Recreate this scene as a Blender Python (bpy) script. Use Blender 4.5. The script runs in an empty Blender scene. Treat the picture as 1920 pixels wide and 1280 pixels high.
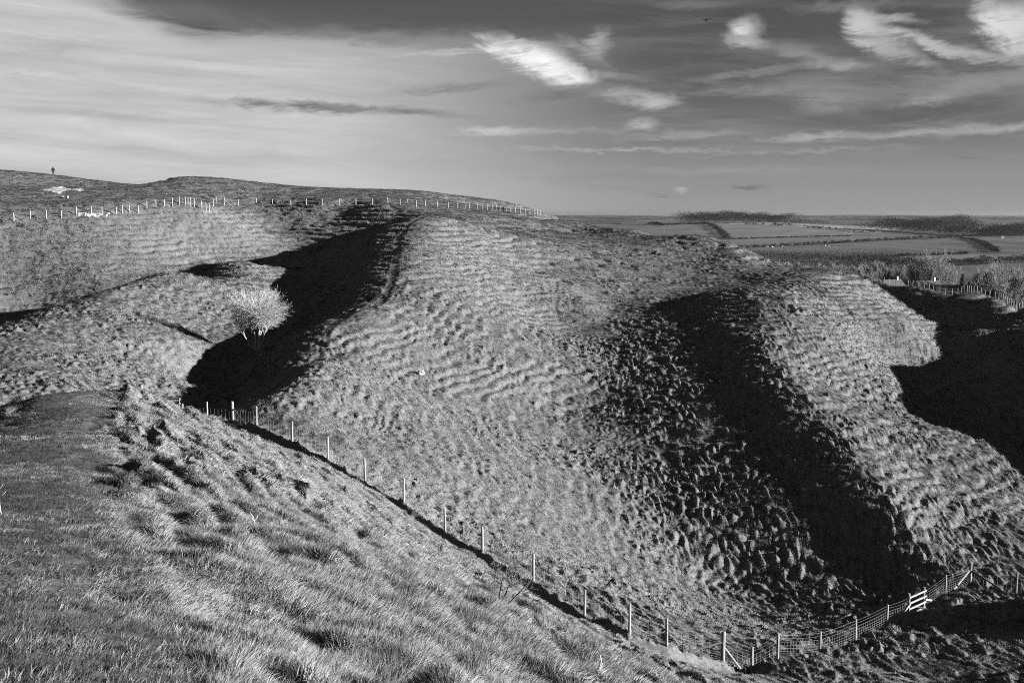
import bpy, bmesh, math, random
import numpy as np
from mathutils import Vector, Matrix
rng = np.random.default_rng(7); random.seed(7)
sc = bpy.context.scene
COL = sc.collection
# ------------------------------------------------------------------ camera
F_PX = 2060.0; HORIZON = 400.0
PITCH = math.atan((640 - HORIZON) / F_PX)
CP, SP = math.cos(PITCH), math.sin(PITCH)
cam = bpy.data.objects.new('camera', bpy.data.cameras.new('camera')); COL.objects.link(cam); sc.camera = cam
cam.data.sensor_width = 36; cam.data.lens = 36 * F_PX / 1920
cam.data.clip_start = 0.05; cam.data.clip_end = 60000
cam.rotation_euler = (math.pi / 2 - PITCH, 0, 0)
# ------------------------------------------------------------------ light
SUN_AZ = math.radians(100); SUN_EL = math.radians(12.0)     # clockwise from the view direction
SUN_DIR = Vector((math.sin(SUN_AZ) * math.cos(SUN_EL), math.cos(SUN_AZ) * math.cos(SUN_EL), math.sin(SUN_EL)))
sl = bpy.data.lights.new('sun', 'SUN'); sl.energy = 5.0; sl.angle = math.radians(0.5); sl.color = (1, 1, 1)
sun = bpy.data.objects.new('sun', sl); COL.objects.link(sun)
sun.rotation_euler = SUN_DIR.to_track_quat('Z', 'Y').to_euler()
sc.view_settings.view_transform = 'Standard'; sc.view_settings.look = 'None'
sc.view_settings.gamma = 1.0; sc.view_settings.use_curve_mapping = False
EXPO = 2.9
sc.view_settings.exposure = EXPO
sc.cycles.max_bounces = 4; sc.cycles.diffuse_bounces = 2; sc.cycles.transmission_bounces = 2; sc.cycles.transparent_max_bounces = 6
sc.cycles.use_denoising = False; sc.cycles.filter_width = 1.0

# ------------------------------------------------------------------ sky
world = bpy.data.worlds.new('World'); sc.world = world; world.use_nodes = True
world.cycles.sampling_method = 'MANUAL'; world.cycles.sample_map_resolution = 512
nt = world.node_tree; nt.nodes.clear()
class E:
    """a node socket with arithmetic"""
    def __init__(s, sock): s.s = sock
    def _op(s, op, *a, rev=False):
        n = nt.nodes.new('ShaderNodeMath'); n.operation = op
        v = [s, *a]
        if rev: v = [a[0], s]
        for i, x in enumerate(v):
            if isinstance(x, E): nt.links.new(x.s, n.inputs[i])
            else: n.inputs[i].default_value = float(x)
        return E(n.outputs[0])
    def __add__(s, o): return s._op('ADD', o)
    __radd__ = __add__
    def __mul__(s, o): return s._op('MULTIPLY', o)
    __rmul__ = __mul__
    def __sub__(s, o): return s._op('SUBTRACT', o)
    def __rsub__(s, o): return s._op('SUBTRACT', o, rev=True)
    def __truediv__(s, o): return s._op('DIVIDE', o)
    def f(s, op, *a): return s._op(op, *a)
def sstep(x, a, b):
    n = nt.nodes.new('ShaderNodeMapRange'); n.interpolation_type = 'SMOOTHSTEP'
    nt.links.new(x.s, n.inputs[0]); n.inputs[1].default_value = a; n.inputs[2].default_value = b
    n.inputs[3].default_value = 0; n.inputs[4].default_value = 1
    return E(n.outputs[0])
def vec(x, y, z=0.0):
    n = nt.nodes.new('ShaderNodeCombineXYZ')
    for i, q in enumerate((x, y, z)):
        if isinstance(q, E): nt.links.new(q.s, n.inputs[i])
        else: n.inputs[i].default_value = q
    return n.outputs[0]
def noise(v, scale, detail=5, rough=0.6, dist=0.0):
    n = nt.nodes.new('ShaderNodeTexNoise'); n.noise_dimensions = '3D'
    nt.links.new(v, n.inputs['Vector']); n.inputs['Scale'].default_value = scale
    n.inputs['Detail'].default_value = detail; n.inputs['Roughness'].default_value = rough
    n.inputs['Distortion'].default_value = dist
    return E(n.outputs[0])
tc = nt.nodes.new('ShaderNodeTexCoord')
nrm = nt.nodes.new('ShaderNodeVectorMath'); nrm.operation = 'NORMALIZE'; nt.links.new(tc.outputs['Generated'], nrm.inputs[0])
sp = nt.nodes.new('ShaderNodeSeparateXYZ'); nt.links.new(nrm.outputs[0], sp.inputs[0])
dx, dy, dz = (E(o) for o in sp.outputs)
U = dx.f('ARCTAN2', dy); V = dz.f('ARCSINE')
def uv(px, py):
    """bearing and elevation of a place in the sky"""
    xc = (px - 960) / F_PX; yc = (640 - py) / F_PX
    d = np.array([xc, CP + yc * SP, -SP + yc * CP]); d /= np.linalg.norm(d)
    return math.atan2(d[0], d[1]), math.asin(d[2])
sky = nt.nodes.new('ShaderNodeTexSky'); sky.sky_type = 'NISHITA'; sky.sun_disc = False
sky.sun_elevation = SUN_EL; sky.sun_rotation = SUN_AZ
sky.altitude = 100; sky.air_density = 1.0; sky.dust_density = 1.2; sky.ozone_density = 1.0
rgb = nt.nodes.new('ShaderNodeSeparateColor'); nt.links.new(sky.outputs[0], rgb.inputs[0])
red = E(rgb.outputs[0])                                  # black-and-white film behind a red filter
Vp = V.f('MAXIMUM', 0.0)
clear = (0.062 + 0.235 * ((Vp * (-1 / 0.085)).f('EXPONENT'))) * (0.80 + 0.20 * (red * 0.35).f('MINIMUM', 1.6))
# cloud layers, in displayed brightness
wob = noise(vec(U * 2.2, V * 9.0, 0.3), 2.0, 4, 0.55)
wob2 = noise(vec(U * 2.0, V * 6.0, 4.3), 3.0, 4, 0.55)
Uw = U + (wob - 0.5) * 0.05; Vw = V + (wob2 - 0.5) * 0.016
streak = noise(vec(Uw * 2.4, (Vw + Uw * 0.05) * 26.0, 1.7), 2.2, 7, 0.62, 0.4)
fine = noise(vec(Uw * 9.0, (Vw - Uw * 0.12) * 70.0, 2.9), 2.0, 6, 0.65, 0.6)
u0 = uv(560, 200)[0]; u1 = uv(1330, 200)[0]
left = 1.0 - sstep(Uw + (streak - 0.5) * 0.10, uv(480, 200)[0], u1)
# the veil's ragged top: full height on the far left, lower towards the middle
topline = uv(960, 70)[1] + 0.075 * (1.0 - sstep(Uw, uv(-150, 0)[0], uv(420, 0)[0]))
edge = Vw + (streak - 0.5) * 0.055 + (fine - 0.5) * 0.012
under = 1.0 - sstep(edge - topline, -0.020, 0.016)
low = 1.0 - sstep(Vw, 0.0, uv(960, 215)[1])
right_veil = low * 0.62 * (0.55 + 0.9 * streak)
veil = (left * under * (0.50 + 0.70 * streak)).f('MINIMUM', 1.0)
L = clear + (0.36 - clear) * right_veil
veilL = 0.64 + 0.13 * (streak - 0.5) * 2 + 0.05 * (fine - 0.5) * 2
L = L + (veilL - L) * veil
# loose streaks over the blue part
band = sstep(streak, 0.42, 0.66) * sstep(U, u0, u1) * sstep(Vw, 0.0, 0.04)
L = L + (0.27 - L) * (band * (0.75 - 0.45 * sstep(V, 0.10, 0.17)))
torn = noise(vec(U * 26.0, V * 52.0 + U * 9.0, 6.1), 1.0, 6, 0.68, 1.4)
torn2 = noise(vec(U * 26.0 + 7.0, V * 52.0, 9.1), 1.0, 5, 0.62, 1.0)
wv = vec(U + (torn - 0.5) * 0.030 + (fine - 0.5) * 0.006, V + (torn2 - 0.5) * 0.013 + (fine - 0.5) * 0.010)
fib = 0.40 + 0.60 * sstep(fine + torn, 0.74, 1.16)
def wisp(px, py, rx, ry, rot, bright, amount=1.0):
    global L
    a, b = uv(px, py)
    n = nt.nodes.new('ShaderNodeMapping'); n.vector_type = 'TEXTURE'
    nt.links.new(wv, n.inputs[0])
    n.inputs[1].default_value = (a, b, 0); n.inputs[2].default_value = (0, 0, math.radians(rot)); n.inputs[3].default_value = (rx / F_PX, ry / F_PX, 1)
    ln = nt.nodes.new('ShaderNodeVectorMath'); ln.operation = 'LENGTH'; nt.links.new(n.outputs[0], ln.inputs[0])
    mr = nt.nodes.new('ShaderNodeMapRange'); mr.interpolation_type = 'SMOOTHSTEP'
    nt.links.new(ln.outputs['Value'], mr.inputs[0])
    mr.inputs[1].default_value = 0.0; mr.inputs[2].default_value = 1.5; mr.inputs[3].default_value = min(amount, 1.4); mr.inputs[4].default_value = 0
    m = E(mr.outputs[0]) * fib
    L = (bright - L).f('MULTIPLY_ADD', m, L)
WISPS = [
 # px, py, rx, ry, tilt, brightness, amount
 # darker lenses and gaps
 (560, 200, 170, 10, -2, .24, 1.3), (740, 206, 130, 8, -4, .24, 1.2), (850, 166, 120, 9, 4, .25, 1.1), (480, 34, 260, 24, -3, .13, 1.0), (780, 36, 320, 30, -3, .11, 1.0), (380, 22, 130, 16, -8, .16, .9),
 (100, 92, 110, 18, 4, .40, .7), (700, 72, 190, 12, -4, .24, .8), (1150, 160, 160, 12, 8, .14, .9), (1340, 215, 140, 10, 6, .15, .8), (1720, 212, 190, 16, 4, .12, 1.0), (1300, 110, 180, 26, 0, .10, .8),
 (1000, 20, 260, 26, 0, .10, .9), (1560, 30, 120, 30, 0, .10, .8),
 # the big feather left of centre
 (860, 98, 120, 5, 3, .55, .8), (925, 92, 34, 15, -28, .80, 1.1), (975, 104, 60, 24, -24, .86, 1.2), (1030, 122, 66, 26, -26, .93, 1.2), (1078, 140, 40, 17, -18, .88, 1.1), (1000, 84, 70, 6, 0, .40, .9),
 (1118, 84, 30, 20, 40, .46, 1.0), (1095, 96, 50, 10, -30, .36, .8), (1150, 142, 70, 9, -6, .32, .8),
 # wisps to the right
 (1397, 55, 22, 26, 80, .62, 1.1), (1402, 78, 36, 12, -10, .60, 1.1), (1375, 72, 26, 10, 10, .35, .8), (1470, 92, 100, 13, -16, .24, .9), (1540, 112, 110, 9, -14, .28, .9),
 (1618, 48, 34, 26, -70, .60, 1.1), (1640, 72, 56, 26, -40, .56, 1.0), (1690, 98, 70, 14, -24, .40, 1.0), (1720, 76, 100, 10, -20, .55, 1.1), (1800, 96, 110, 9, -14, .46, 1.0), (1660, 34, 60, 8, -8, .5, .9),
 (1868, 38, 40, 26, -40, .72, 1.1), (1895, 64, 56, 30, -40, .70, 1.1), (1920, 40, 40, 30, -50, .70, 1.0), (1950, 92, 60, 24, -24, .6, 1.0),
 (1575, 122, 70, 8, -2, .36, 1.0), (1410, 138, 100, 8, 6, .28, .9), (1300, 8, 70, 8, 0, .20, .8), (1610, 9, 90, 9, 0, .24, .8), (1530, 14, 50, 10, 0, .20, .8),
 # broken layers lower down
 (1190, 184, 80, 15, -8, .42, 1.0), (1235, 190, 40, 11, 0, .50, 1.0), (1204, 233, 30, 11, 0, .46, 1.0), (930, 246, 80, 9, 2, .58, 1.0), (1060, 247, 110, 8, 0, .40, .9),
 (1270, 254, 130, 7, 3, .36, .9), (1560, 188, 70, 24, 0, .30, .9), (1440, 168, 130, 9, 2, .27, .9), (1745, 188, 70, 12, 8, .36, 1.0), (1800, 158, 190, 18, 5, .27, .9), (1900, 150, 110, 14, 6, .3, .8),
 (1545, 255, 140, 7, 1, .40, 1.0), (1720, 248, 150, 6, 4, .38, 1.0), (1880, 240, 110, 7, 5, .40, 1.0), (1150, 281, 250, 4, -1, .42, .9), (1500, 284, 200, 4, 2, .34, .8), (1350, 320, 260, 8, 0, .34, .7), (1750, 330, 200, 10, 0, .30, .6),
 (1278, 353, 13, 6, 0, .52, 1.0), (45, 137, 50, 3, 0, .68, .8),
 (1420, 182, 120, 2.5, -2, .15, 1.0), (1400, 352, 30, 6, 0, .19, 1.1), (1235, 368, 24, 4, 0, .22, .7), (1812, 295, 28, 4, -4, .18, .8), (1485, 297, 18, 3, 0, .2, .8),
]
for w_ in WISPS: wisp(*w_)
L = L * (0.25 + 0.75 * sstep(V, -0.25, -0.02))          # below the horizon: dark, never seen
L = L + (0.17 - L) * sstep(V, 0.205, 0.32)              # unseen overhead sky, brightened to fill the shadows
bg = nt.nodes.new('ShaderNodeBackground'); bg.inputs[1].default_value = 0.15
Ls = L * (1.0 / (2 ** EXPO) / 0.15)
nt.links.new(vec(Ls, Ls, Ls), bg.inputs[0])
wo = nt.nodes.new('ShaderNodeOutputWorld'); nt.links.new(bg.outputs[0], wo.inputs[0])
GRASS = True; HAZE = 3e-5
# ------------------------------------------------------------------ the lie of the land
def ray(px, py):
    xc = (px - 960) / F_PX; yc = (640 - py) / F_PX
    return np.array([xc, CP + yc * SP, -SP + yc * CP])
def at(px, py, D):
    """bearing in the survey photograph + forward distance in metres -> point on the ground"""
    d = ray(px, py); return d * (D / d[1])
# surveyed ground points
SEEN = [
 # near bank top
 (0,1280,5.2),(200,1280,5.4),(400,1280,6),(100,1100,8.5),(300,1100,9.3),(60,950,14.5),(200,950,15),(50,850,23),(180,850,23.5),
 (80,790,33),(180,780,35),(150,744,47),(250,742,48),(305,752,50),(340,774,50),(390,797,50),(440,818,50),(0,768,42),(70,757,45),(350,1150,8.6),(270,1000,13),(210,850,24),(265,765,42),
 # near fence line
 (340,786,84),(389,783,82),(437,790,80),(481,802,77),(548,834,72),(615,865,69),(685,908,66.5),(757,948,64),(835,1000,62),(905,1043,59),
 (1000,1098,56),(1096,1158,53),(1180,1195,51.5),(1250,1220,51.5),(1355,1243,53),(1410,1241,53.5),(1458,1234,54.5),(1537,1216,57.5),
 (1604,1201,61),(1662,1174,65),(1725,1145,69.5),(1772,1111,72.5),(1818,1095,75),(1905,1110,73),
 # crest of the third bank
 (1760,1045,78),(1660,930,84),(1560,820,96),(1460,700,112),(1400,620,128),(1345,550,148),
 # ditch floor
 
 # second bank crest
 (500,752,82),(545,715,88),(575,680,95),(605,620,108),(650,588,116),(700,570,121),(727,525,134),(735,480,146),(738,450,157),(760,420,168),(800,404,178),
 # second ditch
 (390,735,107),(430,700,111),(482,655,114),(555,600,131),(580,540,149),(570,500,163),(600,470,175),
 # inner low bank
 (0,622,100),(100,580,112),(190,545,124),(300,515,138),(430,490,155),(530,474,172),
 (0,745,78),(0,690,86),(150,735,82),(150,690,90),(300,700,99),(200,620,106),(300,600,118),(400,560,132),(500,520,150),(350,650,109),
 # main slope
 (900,430,195),(900,402,225),(1000,420,225),(1100,450,200),(900,480,158),(1000,500,165),(1100,520,162),(1200,500,178),(1300,490,185),(1400,508,175),
 (1250,540,163),(1300,548,158),(1400,530,166),(1100,570,148),(1040,600,142),(900,600,126),(800,600,120),(700,700,101),(800,700,106),(900,700,110),
 (1000,700,115),(1050,750,112),(700,800,84),(800,850,80),(900,850,86),(1000,850,92),(1100,850,98),(1000,1000,73),(900,950,74),(1100,1000,78),
 (1200,1000,82),(1100,1080,64),(1200,1120,64),(1300,1150,65),(650,800,81),
 # skyline of main slope
 (1440,500,182),(1100,438,222),(1200,448,206),(1200,468,192),(1330,462,196),(1000,412,245),(1050,421,252),(1380,480,188),(1380,458,198),(1330,445,205),(1200,435,225),(1100,425,245),(1050,412,275),(1020,406,300),
 # third bank, right face
 (1665,685,140),(1600,620,138),(1710,600,150),(1560,560,150),(1500,520,165),(1500,508,178),(1560,505,180),(1600,530,168),(1640,532,172),
 (1730,760,126),(1600,750,115),(1700,850,98),(1850,830,108),(1920,885,100),(1800,950,88),(1900,1000,84),(1750,1000,82),
 # outer bank
 (1920,577,170),(1800,549,210),(1720,538,235),(1650,531,260),(1860,561,188),(1850,605,172),(1750,572,202),(1800,700,152),(1900,650,155),
 # inner rampart
 (25,412,186),(85,408,188),(200,402,192),(310,386,201),(360,385,204),(400,390,214),(480,384,233),(600,382,230),(700,382,227),(800,386,232),(880,390,255),(950,397,280),(1012,403,298),
 (0,560,165),(0,600,160),(0,480,175),(80,520,170.3),(150,470,178),(300,480,182),(300,430,193),(150,520,170),(300,510,175),(80,560,166),(400,481,192),(490,466,200),(190,536,168),(380,392,204),(440,430,202),
 (500,430,217),(450,400,223),(600,440,211),(560,458,206),(690,440,206),(730,425,209),(765,412,207),(650,400,226),
 (100,380,215),(250,375,215),(120,357,240),(0,322,280),(0,350,255),(110,330,292),(200,341,292),(262,352,266),(290,343,264),(330,333,265),(430,336,270),(560,350,275),(700,357,282),
 (800,360,290),(870,370,295),(950,380,300),(1000,393,305),(400,365,240),(600,365,250),(800,375,262),
 # bottom right
 (1500,1280,50),(1700,1250,56),(1900,1280,53),(1900,1180,63),(1750,1180,63),
]
# points out of sight (metres, camera at the origin)
HIDDEN = [
 (0,13,-5.1),(5,13,-7.6),(12,13,-11.2),(-4,24,-7.0),(3,24,-10.6),(10,24,-14.3),(17,24,-17.3),(-7,36,-9.1),(-1,36,-12.6),(5,36,-16.1),(12,36,-18.6),
 (-10,50,-11.7),(-4,50,-15.3),(2,47,-17.8),(3,5,-3.9),(8,5,-6.7),(14,5,-10.5),(0.5,0,-1.7),(-2,0,-1.75),(3,0,-3.0),(8,0,-5.8),
 (-20,64,-14.3),(-30,66,-15),(-40,64,-15),(-13,62,-13.5),
 (-48,145,-14),(-58,130,-17),(-62,115,-18),(-40,168,-9.5),(-75,100,-15),
 (52,60.5,-18.5),(44,53,-22),(57,73,-25),(62,50,-24),(30,40,-21),(20,30,-19),(40,63,-24),  # unseen knoll added to throw the shadow across the lower right
 (58,100,-29),(60,130,-28),(64,155,-25),(55,82,-27),(75,185,-22),(80,140,-12),(80,115,-13),(80,92,-17),(78,74,-23),
 (120,200,-35),(110,150,-30),(110,100,-28),(100,260,-38),(110,300,-42),
 (50,225,-30),(30,270,-25),(62,205,-25),(60,260,-32),(45,310,-28),(20,345,-18),(0,360,-12),(75,210,-24),(97,170,-20),(90,193,-19),(88,182,-18),(96,184,-21),(102,210,-22),(60,340,-38),
 (-150,400,8),(-60,400,0),(-200,300,12),(-150,330,10.5),(-120,320,8.5),(-100,330,3),(-60,330,3),(-20,345,-4),
 (-80,100,-13),(-100,150,-5),(-120,200,5),(-70,60,-15),(-40,30,-14),(-24,30,-10.5),(-22,20,-8),(-12,0,-4.5),(-30,0,-12),(-60,0,-16),(-18,50,-8.6),(-26,50,-13.2),(-25,42,-12.0),
 (0,-10,-2),(5,-30,-3),(12,0,-8.4),(22,0,-14),(35,10,-20),(10,-30,-6),(40,-30,-20),(-40,-40,-12),(80,0,-26),(80,40,-24),(120,0,-30),(0,-80,-4),(80,-80,-25),(-80,-80,-14),
]
C3 = [at(*q) for q in ((1818,1095,75), (1760,1045,78), (1660,930,84), (1560,820,96), (1460,700,112), (1400,620,128), (1345,550,148))]
K3 = (.5, .8, .82, .86, .86, .86, .84)
for (c_, k_), (e_, l_) in zip(zip(C3[:-1], K3[:-1]), zip(C3[1:], K3[1:])):
    for t_ in (0, .5):
        w_ = c_ + (e_ - c_) * t_; kk_ = k_ + (l_ - k_) * t_
        if t_: HIDDEN.append(tuple(w_))
        for dx_, dz_ in ((4, 1.35), (9, 2.15), (14.5, 2.95)): HIDDEN.append((w_[0] - dx_, w_[1] + 1.0, w_[2] - dz_ * kk_))
for dx_, dz_ in ((4, 1.4), (9, 1.9), (14.5, 2.3)): HIDDEN.append((C3[-1][0] - dx_, C3[-1][1] + 1.0, C3[-1][2] - dz_))
for q_ in ((500,752,82), (545,715,88), (575,680,95), (605,620,108), (650,588,116)):
    c_ = at(*q_); HIDDEN.append((c_[0] - 5.5, c_[1] + 1.0, c_[2] - 2.7))
PTS = np.array([at(*s) for s in SEEN] + [np.array(h, float) for h in HIDDEN])
def tps_fit(P, lam, S=50.0):
    X = P[:, :2] / S; n = len(X)
    d2 = ((X[:, None] - X[None]) ** 2).sum(-1)
    A = np.zeros((n + 3, n + 3)); A[:n, :n] = 0.5 * d2 * np.log(d2 + 1e-12) + lam * np.eye(n)
    A[:n, n] = 1; A[:n, n + 1:] = X; A[n, :n] = 1; A[n + 1:, :n] = X.T
    return X, np.linalg.solve(A, np.concatenate([P[:, 2], [0, 0, 0]])), S
TX, TW, TS = tps_fit(PTS, 2e-4)
def tps_eval(x, y):
    q = np.stack([np.ravel(x), np.ravel(y)], 1) / TS; out = np.empty(len(q)); n = len(TX)
    for i in range(0, len(q), 20000):
        c = q[i:i + 20000]
        d2 = (c[:, None, 0] - TX[None, :, 0]) ** 2 + (c[:, None, 1] - TX[None, :, 1]) ** 2
        out[i:i + 20000] = (0.5 * d2 * np.log(d2 + 1e-12)) @ TW[:n] + TW[n] + c @ TW[n + 1:]
    return out.reshape(np.shape(x))
def sm(x, a, b):
    t = np.clip((x - a) / (b - a), 0, 1); return t * t * (3 - 2 * t)
GX0, GX1, GY0, GY1 = -395.0, 395.0, -395.0, 395.0
gx = np.arange(GX0, GX1 + .5, 1.0); gy = np.arange(GY0, GY1 + .5, 1.0)
GXX, GYY = np.meshgrid(gx, gy)
# the survey covers the fort; keep the spline from running away outside it
GZ = tps_eval(np.clip(GXX, -190, 130), np.clip(GYY, -85, 380))
def zplain(x, y):
    r = np.hypot(x, y)
    z = -62 + 50 * np.exp(-(r / 560.0) ** 2)
    z = z + 29 * np.exp(-((x - 640) / 620) ** 2 - ((y - 3150) / 620) ** 2)       # the wooded knoll
    z = z + 20 * np.exp(-((x - 1500) / 900) ** 2 - ((y - 3900) / 700) ** 2)
    z = z + 6 * np.sin(x / 330 + .6) * np.sin(y / 410) * sm(r, 900, 2500)
    far = sm(r, 7000, 14000)
    z = z + far * (17 + 9 * np.sin(np.arctan2(x, y) * 23 + 1.0) + 7 * np.sin(np.arctan2(x, y) * 57 + r / 1500))
    return z
for mx_, my_, mr_, mh_ in ((68.7, 162.4, 3.0, 2.2), (81.5, 159.3, 4.6, -4.2), (64.5, 143.0, 3.6, 3.2), (80.5, 139.6, 3.2, -4.0), (88, 158, 4, -3), (87, 138.5, 3.2, -3.0)):  # mounds added and crest notched so sun patches reach the outer bank
    GZ = GZ + mh_ * np.exp(-((GXX - mx_) ** 2 + (GYY - my_) ** 2) / mr_ ** 2)
rr = np.hypot(GXX, GYY); bl = sm(rr, 325, 385)
GZ = GZ * (1 - bl) + zplain(GXX, GYY) * bl
GDY, GDX = np.gradient(GZ)
def grid_lin(G, x, y):
    u = np.clip(x - GX0, 0, len(gx) - 1.001); v = np.clip(y - GY0, 0, len(gy) - 1.001)
    i = u.astype(int); j = v.astype(int); a = u - i; b = v - j
    return (G[j, i] * (1 - a) + G[j, i + 1] * a) * (1 - b) + (G[j + 1, i] * (1 - a) + G[j + 1, i + 1] * a) * b
def grid_cub(G, x, y):
    u = np.clip(x - GX0, 1, len(gx) - 3.001); v = np.clip(y - GY0, 1, len(gy) - 3.001)
    i = u.astype(int); j = v.astype(int); a = u - i; b = v - j
    def w(t): return (-.5 * t + t * t - .5 * t ** 3, 1 - 2.5 * t * t + 1.5 * t ** 3, .5 * t + 2 * t * t - 1.5 * t ** 3, -.5 * t * t + .5 * t ** 3)
    wa, wb = w(a), w(b); out = 0
    for m in range(4):
        row = 0
        for n in range(4): row = row + wa[n] * G[j + m - 1, i + n - 1]
        out = out + wb[m] * row
    return out
PERM = np.random.default_rng(3).permutation(256); PERM = np.concatenate([PERM, PERM])
GR = np.stack([np.cos(np.arange(256) * 2.39996), np.sin(np.arange(256) * 2.39996)], 1)
def perlin(x, y):
    i = np.floor(x).astype(int); j = np.floor(y).astype(int); a = x - i; b = y - j
    i &= 255; j &= 255
    fa = a * a * a * (a * (a * 6 - 15) + 10); fb = b * b * b * (b * (b * 6 - 15) + 10)
    def g(di, dj):
        h = PERM[PERM[(i + di) & 255] + ((j + dj) & 255)]; return GR[h, 0] * (a - di) + GR[h, 1] * (b - dj)
    return ((g(0, 0) * (1 - fa) + g(1, 0) * fa) * (1 - fb) + (g(0, 1) * (1 - fa) + g(1, 1) * fa) * fb) * 1.5
def poly_dist(x, y, P):
    """distance to a polyline, signed: positive on its left"""
    best = np.full(np.shape(x), 1e9); sg = np.zeros(np.shape(x))
    for (ax, ay), (bx, by) in zip(P[:-1], P[1:]):
        ex, ey = bx - ax, by - ay; l2 = ex * ex + ey * ey
        t = np.clip(((x - ax) * ex + (y - ay) * ey) / l2, 0, 1)
        d = np.hypot(x - ax - t * ex, y - ay - t * ey)
        c = np.sign(ex * (y - ay) - ey * (x - ax)); m = d < best
        best = np.where(m, d, best); sg = np.where(m, c, sg)
    return best, sg
def line(*p): return [tuple(at(*q)[:2]) for q in p]
FENCE_LINE = line((340,768,84),(389,783,82),(437,790,80),(481,802,77),(548,834,72),(615,865,69),(685,908,66.5),(757,948,64),(835,1000,62),(905,1043,59),(1000,1098,56),(1096,1158,53),(1180,1195,51.5),(1250,1220,51.5),(1355,1243,53))
CREST_PATH = line((500,752,84),(545,715,90),(580,680,97),(610,620,108),(655,588,116),(705,570,121),(735,525,134),(742,480,146),(745,450,157),(765,420,168),(800,404,178))
DITCH_PATH = line((400,725,103),(440,690,108),(490,650,114),(555,600,131),(578,540,149),(566,500,163))
BANK_PATH = [(-1.4, 0), (-2.6, 5), (-4.9, 10), (-7.8, 17), (-11.2, 26), (-15.1, 36), (-18.9, 47)]
FLOOR_PATH = line((1300,545,160),(1200,552,156),(1130,575,148),(1080,610,140))
def land(x, y):
    """height, steepness and how rough the grass is"""
    x = np.asarray(x, float); y = np.asarray(y, float)
    z = grid_cub(GZ, x, y); gxx = grid_lin(GDX, x, y); gyy = grid_lin(GDY, x, y)
    s = np.hypot(gxx, gyy); r = np.hypot(x, y)
    near = 1 - sm(r, 340, 380)
    steep = sm(s, .12, .28)
    dF, sF = poly_dist(x, y, FENCE_LINE); dC, _ = poly_dist(x, y, CREST_PATH); dD, _ = poly_dist(x, y, DITCH_PATH); dB, _ = poly_dist(x, y, BANK_PATH)
    dL, _ = poly_dist(x, y, FLOOR_PATH)
    smooth = np.maximum.reduce([1 - sm(dC, .5, 1.1), 1 - sm(dD, .1, .5), 1.35 * (1 - sm(dB + .5 * perlin(x / 1.3, y / 1.3), .7, 1.9)), (1 - sm(dF, 1.6, 2.2)) * (sF < 0), (1 - sm(dL, 1.5, 6)) * .5])
    rough = np.clip(1 - .6 * smooth, .1, 1)
    front = ((y < 62) & (x < 12)) * 1.0
    # sheep terraces along the contours
    n1 = perlin(x / 7 + 11, y / 7 + 3); n2 = perlin(x / 2.1 + 5, y / 2.1 + 9); n3 = perlin(x / 19, y / 19)
    P = .58 + .35 * front + .30 * sm(y, 130, 175)
    zt = z - .11 * (np.clip(y, 75, 150) - 112) * (1 - sm(x, 4, 28))
    ph = (zt + .40 * n1 + .24 * n2 + .5 * n3) / P
    fr = ph - np.floor(ph)
    stepf = np.where(fr < .72, fr * .26 / .72, .26 + (fr - .72) / .28 * .74)
    brk = sm(perlin(x / 4 + 31, y / 4 + 17), -.55, .12) * (1 - .65 * (1 - sm(x, -24, -18)) * (1 - sm(y, 135, 150)))
    z = z + 1.2 * P * (stepf - fr) * steep * rough * (1 - .8 * front) * (.25 + .75 * brk) * (1 - .55 * (1 - sm(y, 82, 112)) * sm(y, 58, 66) * (1 - sm(x, 12, 20)))
    # tussocks
    k = np.where(r > 140, 1.05, .72)
    comb = sm(x, 6, 16)
    wx = x + .35 * n2; wy = y + .35 * perlin(x / 1.7 + 40, y / 1.7)
    t1 = np.abs(perlin(wx / (.95 * k), wy / (1.15 * k))) * (1 - comb) + comb * np.abs(perlin(wx / (.9 * k), (wy + .3 * wx) / (2.3 * k) + 20)); t2 = np.abs(perlin(wx / (.42 * k) + 7, wy / (.5 * k) + 2))
    big = perlin(x / 3.1 + 3, y / 3.1 + 8)
    ditch = sm(x, 5, 12) * (1 - sm(x, 27, 31)) * sm(y, 50, 62) * (1 - sm(y, 125, 150))
    lump = (.44 * t1 + .20 * t2 - .16) * (1 + .5 * ditch) * (1 - .5 * sm(y, 140, 165))
    lump = lump * (1 - .30 * (1 - sm(x, 2, 10)) * sm(y, 60, 70) * sm(x, -22, -14))
    lump = lump * (1 - .7 * front)
    ua, va = (-.57 * x + .82 * y), (.82 * x + .57 * y) + .35 * n2
    lump = lump + front * (.52 * np.abs(perlin(ua / 2.3 + 3, va / .62 + 1)) + .22 * np.abs(perlin(ua / 1.0 + 8, va / .34)) - .16) * sm(s, .1, .3) * sm(dB, .9, 2.0) * (.5 + .5 * sm(r, 8, 28))
    patch = .45 + .55 * sm(perlin(x / 9 + 50, y / 9 + 20), -.4, .3)
    z = z + near * rough * patch * lump * (1 + .25 * front) + near * .10 * big * (.3 + .7 * rough)
    # cut of the track beside the lower fence
    w = np.where(sF < 0, dF, -dF)
    tr = sm(w, .05, .40) * (1 - sm(w, 1.3, 2.8))
    cut = np.where(FENCE_ON(y), tr, 0)
    z = z - .66 * cut * (.45 + .55 * sm(perlin(x / 1.9 + 4, y / 1.9), -.35, .35)) + .22 * np.where(FENCE_ON(y), np.exp(-((w + .05) / .35) ** 2), 0)
    z = z - .16 * (1 - sm(dD, .1, .45)) - .10 * (1 - sm(dC, .2, .9))
    return z, s, rough
def FENCE_ON(y): return y < 78
def ground_z(x, y): return float(land(np.array([x]), np.array([y]))[0][0])
def on_land(px, py, D):
    p = at(px, py, D); return Vector((p[0], p[1], ground_z(p[0], p[1])))
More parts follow.
